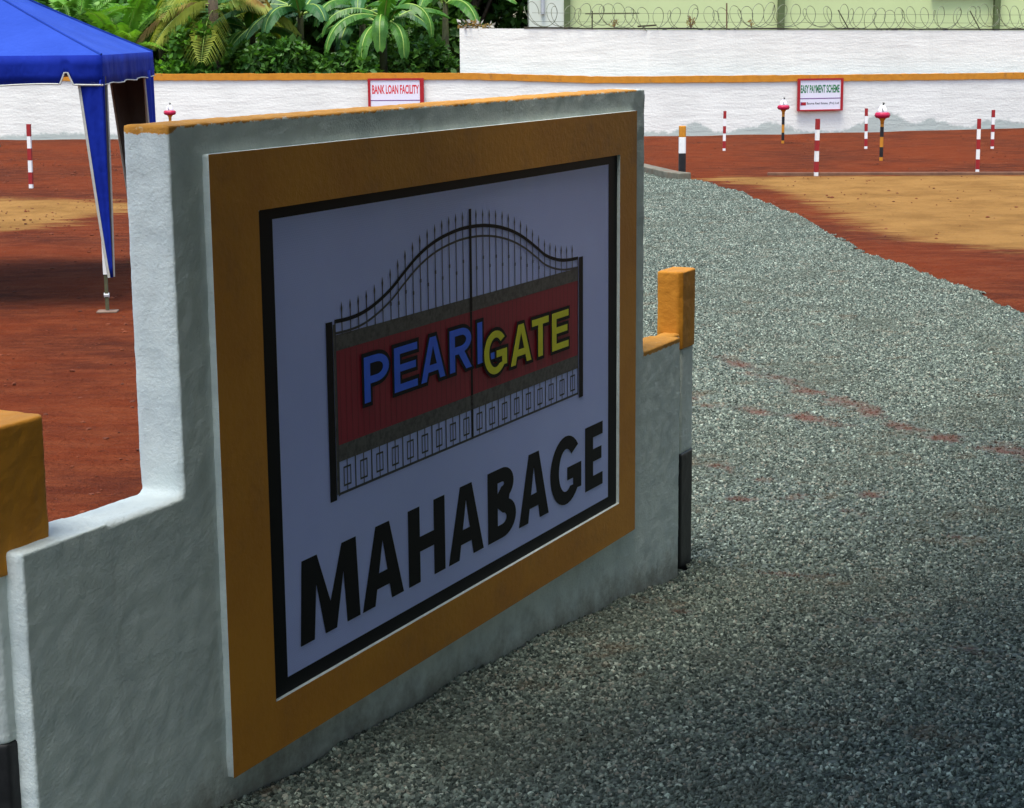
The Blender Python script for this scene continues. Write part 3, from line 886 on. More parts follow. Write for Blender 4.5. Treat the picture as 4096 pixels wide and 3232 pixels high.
rw = random.Random(4)
bw = empty('boundary_wall', (0, 39, 0))
tag(bw, 'low white boundary wall with a gold painted coping along the back of the plots', 'wall')
fine = resample(WP, 0.12)
def tops(pts, off, jit): return [wtop(x) + off + rw.uniform(-jit, jit) for x, y in pts]
o = wall_run('wall', [(x, y - 39) for x, y in fine], [-0.2] * len(fine), tops(fine, -0.135, 0.002), 0.15, LOW_WALL, bw)
BUMPS = [(3.9, 0.24, 0.33), (3.2, 0.06, 0.5), (5.5, 0.22, 0.5), (4.75, 0.07, 0.4), (8.15, 0.40, 0.55), (9.2, 0.22, 0.5), (10.9, 0.16, 0.7), (-9.2, 0.10, 1.4), (-6.5, 0.08, 1.0)]
att = o.data.attributes.new('bare', 'FLOAT', 'POINT')
bare = [0.03 + max([h_ * math.exp(-((v_.co.x - c_) / w_) ** 2) for c_, h_, w_ in BUMPS]) for v_ in o.data.vertices]
att.data.foreach_set('value', bare)
wall_run('coping', [(x, y - 39 - 0.03) for x, y in fine], tops(fine, -0.135, 0.005), tops(fine, 0.0, 0.006), 0.21, GOLD, bw)

uw = empty('neighbour_wall', (0, 39.6, 0))
tag(uw, 'tall white wall behind the gold coping carrying razor wire', 'wall')
UP = [(-1.06, 39.95), (1.7, 39.65), (3.0, 39.6), (6.2, 40.1), (11.46, 41.7), (22, 45.3)]
def utop(x): return float(np.interp(x, [-1.06, 2, 11.2, 22], [2.275, 2.22, 2.135, 2.05]))
def uy(x): return float(np.interp(x, [p[0] for p in UP], [p[1] for p in UP]))
uf = resample(UP, 0.4)
wall_run('wall', [(x, y - 39.6) for x, y in uf], [-0.2] * len(uf), [utop(x) + rw.uniform(-0.006, 0.006) for x, y in uf], 0.15, HIGH_WALL, uw)
wall_run('wall_top', [(x, y - 39.6 - 0.01) for x, y in uf if x > 0], [utop(x) + 0.007 for x, y in uf if x > 0], [utop(x) + 0.030 + rw.uniform(0, 0.018) for x, y in uf if x > 0], 0.14, GLASS_SHARD, uw)
# faint plaster joints standing proud between the wall bays
for xj in (2.05,):
    MB().box(xj - 0.16, xj + 0.16, uy(xj) - 39.6 - 0.003, uy(xj) - 39.6 + 0.03, 0.0, utop(xj) - 0.02).build('wall_joint', HIGH_WALL, uw)

rzw = empty('razor_wire', (6, 40.5, 2.2))
tag(rzw, 'coiled razor wire along the top of the tall white wall', 'razor wire')
for ph, pitch, rad in ((0.0, 0.31, 0.24), (2.0, 0.62, 0.21)):
    pts = []
    t = 0.0
    x = 0.45
    rj = random.Random(int(ph * 10))
    while x < 15.5:
        pts.append((x - 6 + rad * 0.86 * math.cos(t + ph + 0.25 * math.sin(x * 3)), uy(x) + 0.07 - 40.5 + rad * 0.75 * math.cos(t + ph), utop(x) + 0.03 + rad - 2.2 + rad * math.sin(t + ph) * (1 + 0.10 * math.sin(t * 0.37) + 0.05 * math.sin(t * 0.83)) + 0.035 * math.sin(x * 1.3) + 0.02 * math.sin(x * 3.7)))
        x += pitch / 22 * (1 + 0.25 * math.sin(x * 2.1 + ph))
        t += 2 * PI / 22
    MB().tube(pts, 0.0068, 4).build('coil', WIRE, rzw)
for dz in (0.16, 0.34):
    MB().tube([(x - 6, uy(x) + 0.07 - 40.5, utop(x) + dz - 2.2) for x in np.arange(0.5, 15.5, 0.5)], 0.004, 4).build('strand', WIRE, rzw)
def rod(name, p0, p1, r, mat, label):
    b = MB().tube([(0, 0, 0), tuple(Vector(p1) - Vector(p0))], r, 6)
    return tag(b.build(name, mat, None, loc=p0), label, 'iron rod')
rod('iron_rod', (7.42, uy(7.4) + 0.03, utop(7.4)), (7.16, uy(7.3) + 0.03, utop(7.4) + 0.43), 0.013, OLIVE_IRON, 'thin iron rod leaning left on the wall top right of the first olive pilaster')
rod('iron_rod', (10.52, uy(10.5) + 0.03, utop(10.5)), (10.26, uy(10.4) + 0.03, utop(10.5) + 0.43), 0.013, OLIVE_IRON, 'thin iron rod leaning left on the wall top beside the far right pilaster')
rod('iron_rod', (4.68, uy(4.7) + 0.03, utop(4.7)), (4.67, uy(4.7) + 0.03, utop(4.7) + 0.56), 0.016, RUST, 'upright rusty iron rod standing on the wall top among the coils')
fb = empty('iron_bracket', (1.78, uy(1.78) + 0.04, utop(1.78)))
tag(fb, 'T shaped iron bracket with a long flat bar on the wall top', 'bracket')
MB().tube([(0, 0, 0), (0, 0, 0.39)], 0.016, 6).build('upright', OLIVE_IRON, fb)
MB().box(-0.15, 1.0, -0.035, -0.018, 0.318, 0.345).build('crossbar', OLIVE_IRON, fb)
o = MB().box(0, 0.40, -0.05, 0.05, 0, 0.035).build('timber_offcut', paint('dark_timber', (0.06, 0.05, 0.03), None, 0.9, 9, 0.8, 0.3, 40), None, loc=(2.75, uy(2.8) + 0.05, utop(2.8) + 0.05))
o.rotation_euler = (0, -0.06, 0)
tag(o, 'dark timber offcut lying on the wall top under the flat bar', 'timber')
def dry_plant(x, h, seed, label, nst=6):
    r = random.Random(seed)
    e = empty('dry_weed', (x, uy(x) + 0.05, utop(x) + 0.02))
    tag(e, label, 'weed')
    b = MB(); lf = MB()
    for i in range(nst):
        dx, dy = r.uniform(-0.10, 0.10), r.uniform(-0.04, 0.04)
        hh = h * r.uniform(0.55, 1)
        b.tube([(0, 0, 0), (dx * 0.4, dy, hh * 0.5), (dx, dy * 1.5, hh)], 0.006, 4)
        for q in range(4):
            c = Vector((dx * r.uniform(0.4, 1.1), dy, hh * r.uniform(0.4, 1)))
            a = Vector((r.uniform(-1, 1), r.uniform(-.4, .4), r.uniform(-1, .3))).normalized() * 0.05
            s_ = a.cross(Vector((0, 1, 0))).normalized() * 0.012
            lf.add([c, c + a * .5 + s_, c + a, c + a * .5 - s_], [(0, 1, 2, 3)])
    b.build('stem', TWIG, e)
    lf.build('leaves', LEAF_DRY, e)
dry_plant(2.25, 0.22, 1, 'small withered weed on the wall top beneath the flat bar')
dry_plant(3.9, 0.30, 2, 'reddish withered weed on the wall top left of the upright rusty rod', 9)
dry_plant(5.22, 0.27, 3, 'lone dry sprig hanging on the wire right of the upright rusty rod', 3)

# house behind the tall wall
hs = empty('house', (0.5, 44, 0))
tag(hs, 'pale green rendered house behind the tall white wall', 'house')
MB().box(0.95, 30, 0, 8, -0.2, 6.2).build('wall', HOUSE_GREEN, hs)
MB().box(-0.02, 0.86, -0.15, 8, -0.2, 6.2).build('corner_column', HOUSE_GREY, hs)
for x0, x1 in ((0.80, 0.95), (5.85, 6.00), (10.95, 11.08)):
    MB().box(x0, x1, -0.18, 0.1, -0.2, 6.19).build('pilaster', PILASTER, hs)
for x0, x1 in ((9.55, 10.95), (12.0, 13.6)):
    wf = MB().box(x0, x1, -0.05, 0.12, 3.03, 4.3).build('window', OLIVE_IRON, hs)
    MB().box(x0 + 0.07, (x0 + x1) / 2 - 0.03, -0.06, 0.0, 3.10, 4.23).build('pane', HOUSE_GLASS, wf)
    MB().box((x0 + x1) / 2 + 0.03, x1 - 0.07, -0.06, 0.0, 3.10, 4.23).build('pane', HOUSE_GLASS, wf)
    MB().box(x0 - 0.08, x1 + 0.08, -0.14, 0.0, 2.945, 3.028).build('sill', GLASS_SHARD, wf)
MB().box(-0.5, 30.5, -0.6, 8.6, 6.2, 6.5).build('roof', CONCRETE, hs)
dp = MB().tube([(0.30, -0.2, 2.6), (0.30, -0.2, 6.1)], 0.05, 8).build('drainpipe', STEEL, hs)

# ------------------------------------------------------------------ notice boards on the low wall
def text_mesh(txt, x0, x1, z0, z1, y, off=0.0):
    cu = bpy.data.curves.new('words', 'FONT')
    cu.body = txt
    cu.offset = off
    cu.resolution_u = 3
    ob = bpy.data.objects.new('words', cu)
    COL.objects.link(ob)
    me = bpy.data.meshes.new_from_object(ob.evaluated_get(bpy.context.evaluated_depsgraph_get()))
    V = np.array([v_.co[:] for v_ in me.vertices]); F = [tuple(p.vertices) for p in me.polygons]
    bpy.data.objects.remove(ob); bpy.data.curves.remove(cu); bpy.data.meshes.remove(me)
    mn, mx = V.min(0), V.max(0)
    X = x0 + (V[:, 0] - mn[0]) / (mx[0] - mn[0]) * (x1 - x0)
    Zz = z0 + (V[:, 1] - mn[1]) / (mx[1] - mn[1]) * (z1 - z0)
    return MB().add([(a, y, c) for a, c in zip(X, Zz)], F)
def board(xc0, xc1, z0, z1, label, fl, fr, ft, fbm, line, build_text):
    xm = (xc0 + xc1) / 2
    ang = math.atan2(wy(xc1) - wy(xc0), xc1 - xc0)
    L = math.hypot(xc1 - xc0, wy(xc1) - wy(xc0))
    e = empty('notice_board', (xc0, wy(xc0) - 0.075, z0), ang)
    tag(e, label, 'notice board')
    H_ = z1 - z0
    p = MB().box(0.01, L - 0.01, -0.012, 0.012, 0.01, H_ - 0.01).build('panel', WHITE_VINYL, e)
    f = MB()
    f.box(0, fl, -0.03, 0.02, 0, H_); f.box(L - fr, L, -0.03, 0.02, 0, H_)
    f.box(fl, L - fr, -0.03, 0.02, H_ - ft, H_); f.box(fl, L - fr, -0.03, 0.02, 0, fbm)
    f.build('frame', FRAME_RED, e)
    MB().box(fl, L - fr, -0.0145, -0.0125, line - 0.008, line + 0.008).build('rule', PRINT_PURPLE, p)
    build_text(p, L, H_)
WHITE_VINYL = paint('white_board_print', (0.72, 0.70, 0.78), (0.66, 0.68, 0.74), 0.5, 5, 0.6, 0)
def bank_text(p, L, H_):
    text_mesh('BANK LOAN FACILITY', 0.09, L - 0.105, H_ - 0.325, H_ - 0.135, -0.0135, 0.028).build('lettering', PRINT_RED, p)
    text_mesh('Bauma Real Estate, (Pvt) Ltd', 0.25, L - 0.12, 0.055, 0.115, -0.0135, 0.01).build('small_lettering', PRINT_BLACK, p)['kind'] = 'stuff'
    MB().box(0.09, 0.22, -0.0145, -0.0125, 0.05, 0.12).build('logo', FRAME_RED, p)
def easy_text(p, L, H_):
    text_mesh('EASY PAYMENT SCHEME', 0.068, L - 0.082, H_ - 0.305, H_ - 0.135, -0.0135, 0.034).build('lettering', PRINT_GREEN, p)
    text_mesh('Bauma Real Estate, (Pvt) Ltd', 0.215, L - 0.09, 0.125, 0.185, -0.0135, 0.012).build('small_lettering', PRINT_BLACK, p)['kind'] = 'stuff'
    lg = MB().box(0.068, 0.195, -0.0145, -0.0125, 0.122, 0.188).build('logo', FRAME_RED, p)
    b = MB(); b.box(0.068, 0.080, -0.0155, -0.0147, 0.122, 0.188); b.box(0.080, 0.105, -0.0155, -0.0147, 0.176, 0.188); b.box(0.080, 0.105, -0.0155, -0.0147, 0.122, 0.133); b.box(0.080, 0.098, -0.0155, -0.0147, 0.150, 0.158)
    b.build('logo_mark', PRINT_PURPLE, lg)
board(-3.0, -1.81, 0.50, 1.245, 'white board with red frame reading BANK LOAN FACILITY in red letters', 0.055, 0.085, 0.035, 0.035, 0.285, bank_text)
board(6.13, 7.14, 0.48, 1.165, 'white board with red frame reading EASY PAYMENT SCHEME in green letters', 0.05, 0.055, 0.035, 0.03, 0.265, easy_text)

# ------------------------------------------------------------------ pegs, marker lanterns, bollard
def make_peg():
    e = empty('boundary_peg')
    MB().box(-0.026, 0.026, -0.026, 0.026, -0.25, 1.0).build('stake', WHITE_PAINT, e)
    for z0, z1 in ((0.815, 1.003), (0.438, 0.625), (0.063, 0.25)):
        MB().box(-0.0275, 0.0275, -0.0275, 0.0275, z0, z1).build('red_band', RED_PAINT, e)
    return e
pegs = [(-6.942, 26.49, 0.914, 0.02, 'red and white striped peg in the red soil left of the blue canopy'),
        (3.942, 33.76, 0.72, 0.0, 'red and white striped peg just right of the black and white bollard'),
        (4.618, 27.61, 0.844, 0.01, 'red and white striped peg at the sand edge below the green lettered board'),
        (6.597, 34.0, 0.737, -0.01, 'red and white striped peg close to the left side of the nearer lotus topped post'),
        (7.136, 27.94, 0.81, -0.012, 'nearer of the two red and white striped pegs at the far right'),
        (8.856, 33.68, 0.703, -0.012, 'farther of the two red and white striped pegs at the far right')]
proto = make_peg()
for i, (x, y, h, tl, lab) in enumerate(pegs):
    o = proto if i == 0 else copy_tree(proto)
    o.location = (x, y, 0)
    o.scale = (1, 1, h)
    o.rotation_euler = (rw.uniform(-0.02, 0.02), tl + rw.uniform(-0.012, 0.012), rw.uniform(-0.3, 0.3))
    tag(o, lab, 'peg', 'striped pegs marking the plot corners')

def make_lantern():
    e = empty('marker_post')
    MB().lathe([(0.030, -0.2), (0.030, 0.62)], 12).build('pole', GOLD_FLAT, e)
    for z0, z1 in ((0.06, 0.225), (0.395, 0.56)):
        MB().lathe([(0.0315, z0), (0.0315, z1)], 12).build('black_band', BLACK_PAINT, e)
    MB().lathe([(0.030, 0.61), (0.034, 0.66), (0.055, 0.695), (0.085, 0.712)], 16).build('neck', GOLD_FLAT, e, True)
    bowl = MB().lathe([(0.085, 0.705), (0.108, 0.715), (0.128, 0.75), (0.118, 0.785), (0.098, 0.80), (0.060, 0.792)], 24, lob=0.05, nl=6).build('bowl', CRIMSON, e, True)
    d = MB().lathe([(0.085, 0.782), (0.075, 0.83), (0.062, 0.875), (0.04, 0.905), (0.015, 0.915)], 18).build('dome', SHELL_WHITE, e, True)
    b = MB(); b.tube([(-0.012, -0.068, 0.875), (-0.022, -0.079, 0.848), (-0.018, -0.086, 0.826), (0.0, -0.088, 0.823), (0.006, -0.084, 0.838)], 0.006, 5)
    b.build('mark', DARK_GREY, d)
    b = MB(); b.tube([(0.0, 0, 0.91), (0.012, -0.004, 0.935), (0.018, -0.008, 0.957)], [0.007, 0.013, 0.018], 8); b.tube([(0.018, -0.008, 0.955), (-0.012, -0.014, 0.958)], [0.012, 0.004], 6)
    b.build('finial', DARK_GREY, e, True)
    return e
lan = [(5.346, 35.95, 0.92, 'crimson lotus topped post just left of the green lettered board'),
       (6.237, 30.79, 1.0, 'larger crimson lotus topped post right of the green lettered board'),
       (-6.62, 35.9, 0.92, 'crimson lotus topped post between the canopy and the red lettered board')]
proto = make_lantern()
for i, (x, y, s_, lab) in enumerate(lan):
    o = proto if i == 0 else copy_tree(proto)
    o.location = (x, y, 0)
    o.scale = (s_, s_, s_)
    tag(o, lab, 'marker post', 'lotus topped posts marking the plots')

bo = empty('bollard', (2.588, 27.54, 0))
tag(bo, 'black and white concrete bollard with gold top at the end of the gravel road', 'bollard')
def octo(r, c=0.35):
    a = r * c
    return [(-r + a, -r), (r - a, -r), (r, -r + a), (r, r - a), (r - a, r), (-r + a, r), (-r, r - a), (-r, -r + a)]
bevel(MB().prism(octo(0.052), 0.355, 0.595).build('white_shaft', WHITE_PAINT, bo), 0.004)
bevel(MB().prism(octo(0.053), -0.1, 0.356).build('black_shaft', BLACK_PAINT, bo), 0.004)
bevel(MB().prism(octo(0.0515), 0.594, 0.762).build('gold_top', GOLD, bo), 0.008)
bevel(MB().box(-0.16, 0.10, -0.10, 0.12, -0.05, 0.012).build('footing', CONCRETE, bo), 0.008)

# stump at the left edge
st_ = MB()
st_.tube([(0, 0, -0.1), (0.01, 0, 0.05), (-0.03, 0, 0.25), (-0.12, 0.02, 0.7), (-0.2, 0, 2.2), (-0.3, 0.1, 4.0)], [0.24, 0.16, 0.11, 0.10, 0.10, 0.10], 9)
o = empty('coconut_palm', (-10.42, 36.9, 0))
tag(o, 'tall palm trunk rising at the far left edge before the white wall', 'palm')
st_.build('trunk', BARK, o, True)

# ------------------------------------------------------------------ gazebo
GC1 = Vector((-3.15, 14.15)); ang = math.radians(3.8)
gz = empty('gazebo', (GC1.x, GC1.y, 0), ang)            # local: x to the right, y away; near right pole at the origin
tag(gz, 'blue pop up canopy tent with draped corner legs on the red soil', 'gazebo')
W3 = 3.0
PLATE = paint('dusty_plate', (0.22, 0.15, 0.11), (0.15, 0.09, 0.06), 0.8, 20, 0.8, 0)
ZE, ZV, ZA = 1.985, 1.765, 2.78
ov = 0.045
cor = [(-W3 - ov, -ov), (ov, -ov), (ov, W3 + ov), (-W3 - ov, W3 + ov)]
apex = (-W3 / 2, W3 / 2)
b = MB()
nD = 12
for k in range(4):
    (ax, ay), (bx, by) = cor[k], cor[(k + 1) % 4]
    grid = []
    for i in range(nD + 1):
        t = i / nD
        row = []
        for j in range(nD + 1):
            s_ = j / nD
            ex, ey = ax + (bx - ax) * s_, ay + (by - ay) * s_
            sag = -0.05 * math.sin(PI * t) * math.sin(PI * s_) - 0.02 * math.sin(PI * t)
            eave = -0.012 * math.sin(PI * s_) * (1 - t)
            row.append((ex + (apex[0] - ex) * t, ey + (apex[1] - ey) * t, ZE + (ZA - ZE) * t + sag + eave))
        grid.append(row)
    v = [p for row in grid for p in row]
    f = [(i * (nD + 1) + j, i * (nD + 1) + j + 1, (i + 1) * (nD + 1) + j + 1, (i + 1) * (nD + 1) + j) for i in range(nD) for j in range(nD)]
    b.add(v, f)
roof = b.build('roof', BLUE_CLOTH, gz, True)
seam = MB()
for (ax, ay) in cor:
    seam.tube([(ax + (apex[0] - ax) * t, ay + (apex[1] - ay) * t, ZE + 0.006 + (ZA - ZE) * t - 0.02 * math.sin(PI * t)) for t in [i / 12 for i in range(13)]], 0.010, 5)
seam.build('roof_seam', BLUE_CLOTH, roof)
# valances
def valance(p0, p1, notch, seed, lining=True):
    r = random.Random(seed)
    P0, P1 = Vector(p0), Vector(p1)
    d = (P1 - P0); L = d.length; d.normalize()
    nn = Vector((d.y, -d.x))                          # outward
    cols = sorted(set([i * L / 46 for i in range(47) if not notch or abs(i * L / 46 - notch) > 0.05] + ([notch - 0.050, notch - 0.012, notch + 0.012, notch + 0.050] if notch else [])))
    v, f, zb = [], [], []
    for s_ in cols:
        ripple = 0.012 * math.sin(s_ * 9 + seed) + 0.006 * math.sin(s_ * 23 + seed * 2)
        z_b = ZV + 0.006 * math.sin(s_ * 7 + seed)
        if notch and abs(s_ - notch) < 0.02: z_b = ZV + 0.09
        for t in (0, 0.33, 0.66, 1):
            q = P0 + d * s_ + nn * (ripple * t + 0.004)
            v.append((q.x, q.y, ZE + (z_b - ZE) * t))
        zb.append((P0 + d * s_ + nn * (ripple + 0.006), z_b))
    for i in range(len(cols) - 1):
        for t in range(3):
            f.append((i * 4 + t, i * 4 + t + 1, (i + 1) * 4 + t + 1, (i + 1) * 4 + t))
    o = MB().add(v, f).build('valance', DEEP_BLUE, gz, True)
    sm = o.modifiers.new('cloth', 'SOLIDIFY'); sm.thickness = 0.003
    hb = MB().tube([(q.x, q.y, z) for q, z in zb], 0.0075 if notch else 0.005, 5).build('binding', WHITE_BINDING, o)
front_notch = W3 + ov - (3.357 - 3.15) * 1.0 - 0.02
valance(cor[0], cor[1], front_notch, 2)
valance(cor[1], cor[2], None, 5)
valance(cor[2], cor[3], None, 3)
valance(cor[3], cor[0], None, 4)
# poles and corner drapes
def pole(x, y):
    p = MB()
    p.box(x - 0.017, x + 0.017, y - 0.017, y + 0.017, 0.30, ZE - 0.03)
    o = p.build('leg', WHITE_PAINT, gz)
    MB().box(x - 0.013, x + 0.013, y - 0.013, y + 0.013, 0.02, 0.30).build('lower_leg', OLIVE_IRON, o)
    MB().tube([(x - 0.02, y, 0.135), (x + 0.02, y, 0.135)], 0.02, 8).build('leg_knob', STEEL, o)
    bevel(MB().box(x - 0.08, x + 0.08, y - 0.06, y + 0.06, 0.0, 0.014).build('foot_plate', PLATE, o), 0.004)
for x, y in ((-0.02, 0.02), (-W3, 0.02), (-0.02, W3), (-W3, W3)): pole(x, y)
def drape(cx, cy, dx, dy, wtop_, zbot, out, seed, mats, wbot=0.028):
    """triangular corner curtain from the eave, hanging along direction (dx,dy) from the pole"""
    v, f = [], []
    nz, nw = 18, 8
    for i in range(nz + 1):
        t = i / nz
        z = ZV + 0.06 + (zbot - ZV - 0.06) * t
        wd = (wtop_ - wbot) * (1 - t) ** 0.92 + wbot
        for j in range(nw + 1):
            s_ = j / nw
            fold = (0.022 if dy or wbot > 0.1 else 0.006) * math.sin(s_ * 11 + seed + t * 1.2) * (1 - 0.5 * t)
            v.append((cx + dx * wd * s_ + out[0] * fold, cy + dy * wd * s_ + out[1] * fold, z))
    for i in range(nz):
        for j in range(nw):
            f.append((i * (nw + 1) + j, i * (nw + 1) + j + 1, (i + 1) * (nw + 1) + j + 1, (i + 1) * (nw + 1) + j))
    o = MB().add(v, f).build('drape', mats, gz, True)
    sm = o.modifiers.new('cloth', 'SOLIDIFY'); sm.thickness = 0.006; sm.offset = 0; sm.material_offset = 1; sm.material_offset_rim = 0
    edge = [v[i * (nw + 1) + nw] for i in range(nz + 1)]
    MB().tube(edge, 0.012, 5).build('drape_binding', WHITE_BINDING, o)
    return o
BG = [DEEP_BLUE, GREY_LINING]; GB = [GREY_LINING, DEEP_BLUE]
drape(0.042, -0.03, -1, 0, 0.185, 0.28, (0, -1), 1.0, [DEEP_BLUE, DEEP_BLUE])
drape(0.03, -0.01, 0, 1, 0.17, 0.28, (1, 0), 2.0, BG)
drape(0.02, W3 + 0.03, -1, 0, 0.38, 0.06, (0, 1), 2.4, [GREY_LINING, GREY_LINING], 0.19)
drape(0.035, W3, 0, -1, 0.42, 0.25, (1, 0), 0.6, BG)
drape(-W3, -0.03, 1, 0, 0.20, 0.28, (0, -1), 1.7, BG)
drape(-W3, W3 + 0.03, 1, 0, 0.30, 0.25, (0, 1), 0.9, GB)
# scissor truss under the eaves
tr = MB()
for (x0, y0_, x1, y1_) in ((-W3, 0.02, -0.02, 0.02), (-0.02, 0.02, -0.02, W3), (-W3, W3, -0.02, W3), (-W3, 0.02, -W3, W3)):
    for q in range(4):
        a = Vector((x0, y0_)).lerp(Vector((x1, y1_)), q / 4); c = Vector((x0, y0_)).lerp(Vector((x1, y1_)), (q + 1) / 4)
        tr.tube([(a.x, a.y, 1.92 if q % 2 else 1.80), (c.x, c.y, 1.80 if q % 2 else 1.92)], 0.009, 4)
tr.build('truss', STEEL, gz)

# ------------------------------------------------------------------ vegetation
def leaf_cloud(cl, n, size, seed, flat=0.5):
    """n leaf quads spread through clumps; cl = list of (center, radii)"""
    r = np.random.default_rng(seed)
    wts = np.array([a[1][0] * a[1][1] * a[1][2] for a in cl]) ** 0.75
    pick = r.choice(len(cl), n, p=wts / wts.sum())
    c = np.array([a[0] for a in cl])[pick]; rad = np.array([a[1] for a in cl])[pick]
    d = r.normal(size=(n, 3)); d /= np.linalg.norm(d, axis=1)[:, None]
    rr = r.random(n) ** 0.42
    p = c + d * rad * rr[:, None]
    ax = r.normal(size=(n, 3)) + d * 0.8 + [0, 0, -0.25]; ax /= np.linalg.norm(ax, axis=1)[:, None]
    up_ = r.normal(size=(n, 3)) * flat + [0, 0, 1]
    sd = np.cross(ax, up_); sd /= (np.linalg.norm(sd, axis=1)[:, None] + 1e-9)
    nm = np.cross(sd, ax)
    L = size * r.uniform(0.6, 1.4, n)[:, None]; Wd = L * r.uniform(0.25, 0.42, n)[:, None]
    v = np.stack([p, p + ax * L * 0.45 + sd * Wd - nm * L * 0.06, p + ax * L - nm * L * 0.18, p + ax * L * 0.45 - sd * Wd - nm * L * 0.06], 1).reshape(-1, 3)
    f = np.arange(n * 4).reshape(n, 4)
    return v, f
def mesh_np(name, v, f, mats, parent, mi=None, loc=None):
    me = bpy.data.meshes.new(name)
    me.from_pydata(v.tolist(), [], f.tolist())
    for m in (mats if isinstance(mats, list) else [mats]): me.materials.append(m)
    if mi is not None: me.polygons.foreach_set('material_index', mi.astype(np.int32))
    o = bpy.data.objects.new(name, me); COL.objects.link(o)
    if parent is not None: o.parent = parent
    return o
def tree(name, x, y, h, crown, n, size, mats, seed, label, cat, trunk_r=0.15, zc=0.55, limbs=5, nclump=16, lean=(0, 0)):
    """trunk with limbs and a crown of leaf clumps; crown = (rx, ry, rz)"""
    r = random.Random(seed)
    e = empty(name, (x, y, float(hz(y)) if -2 < y < 8 else 0))
    tag(e, label, cat)
    cz = h - crown[2] * 0.9
    tk = MB()
    top = Vector((lean[0], lean[1], cz))
    tk.tube([(0, 0, -0.2), (0.02, 0, 0.15), (lean[0] * 0.3, lean[1] * 0.3, cz * 0.4), top * 0.8, top], [trunk_r * 1.5, trunk_r * 1.1, trunk_r * 0.9, trunk_r * 0.7, trunk_r * 0.45], 9)
    cl = []
    for i in range(nclump):
        a = r.uniform(0, 2 * PI); q = math.sqrt(r.random()); zz = r.uniform(-1, 1)
        s_ = math.sqrt(max(0.05, 1 - zz * zz * 0.8))
        c = (lean[0] + crown[0] * q * s_ * math.cos(a), lean[1] + crown[1] * q * s_ * math.sin(a), cz + crown[2] * zz * 0.8)
        k = r.uniform(0.26, 0.45)
        cl.append((c, (crown[0] * k, crown[1] * k, crown[2] * k * 0.8)))
    for i in range(limbs):
        c = Vector(cl[i][0]); s0 = top * r.uniform(0.45, 0.8)
        mid = s0.lerp(c, 0.5) + Vector((0, 0, 0.1 * h * r.random()))
        tk.tube([s0, mid, c], [trunk_r * 0.45, trunk_r * 0.28, trunk_r * 0.1], 6)
    tk.build('trunk', BARK, e, True)
    v, f = leaf_cloud(cl, n, size, seed)
    mi = np.random.default_rng(seed).choice(len(mats), n)
    mesh_np('crown', v, f, mats, e, mi)
    return e
def frond_mesh(L, droop, az, el, nl, ll, seed, rach=0.012, hang=0.3, wl=0.03):
    """a palm frond: arching rachis with leaflets both sides"""
    r = random.Random(seed)
    d = Vector((math.cos(az), math.sin(az), 0))
    side = Vector((-math.sin(az), math.cos(az), 0))
    pts = []
    for i in range(13):
        t = i / 12
        pts.append(d * (L * t * math.cos(el) * (1 - 0.12 * droop * t * t)) + Vector((0, 0, L * (math.sin(el) * t - droop * t * t))))
    b = MB().tube(pts, [rach * (1 - 0.8 * i / 12) for i in range(13)], 4, 1)
    for i in range(nl):
        t = 0.10 + 0.88 * i / (nl - 1)
        k = t * 12; i0 = min(11, int(k)); p = pts[i0].lerp(pts[i0 + 1], k - i0)
        tan = (pts[i0 + 1] - pts[i0]).normalized()
        lw = ll * (math.sin(PI * min(1, 0.18 + 0.80 * t)) ** 0.7) * r.uniform(0.85, 1.1)
        for sg in (-1, 1):
            v = (side * sg * 0.8 + tan * 0.62 + Vector((0, 0, 0.32))).normalized()
            m_ = p + v * lw * 0.5
            e_ = p + v * lw * 0.92 + Vector((0, 0, -lw * hang))
            wv = tan * wl * 0.5 + Vector((0, 0, wl * 0.2))
            b.add([p, m_ + wv, e_, m_ - wv], [(0, 1, 2, 3)], 0)
    return b
def palm(name, x, y, zc, n, L, mat, seed, label, el=(0.5, 1.25), droop=(0.3, 0.6), ll=0.32, nl=26, stems=5, azr=(0, 6.28), hang=0.3, wl=0.03):
    r = random.Random(seed)
    e = empty(name, (x, y, 0))
    tag(e, label, 'palm')
    for i in range(stems):
        a = r.uniform(0, 6.28); q = 0.18 if stems > 1 else 0
        MB().tube([(q * math.cos(a), q * math.sin(a), -0.1), (q * 1.2 * math.cos(a), q * 1.2 * math.sin(a), zc * 0.6), (q * 1.6 * math.cos(a), q * 1.6 * math.sin(a), zc)], [0.06, 0.05, 0.04] if stems > 1 else [0.16, 0.12, 0.11], 7).build('trunk', STEM_GREEN if stems > 1 else BARK, e, True)
    for i in range(n):
        az = azr[0] + (azr[1] - azr[0]) * (i + r.random() * 0.8) / n
        fb = frond_mesh(L * r.uniform(0.75, 1.1), r.uniform(*droop), az, r.uniform(*el), nl, ll * r.uniform(0.85, 1.15), seed * 100 + i, hang=hang, wl=wl)
        m = mat if not isinstance(mat, list) else r.choice(mat)
        q = 0.12 if stems > 1 else 0.03
        fb.build('frond', [m, MIDRIB if m is not LEAF_DRY else TWIG], e, loc=(q * math.cos(az), q * math.sin(az), zc * r.uniform(0.85, 1.0)))
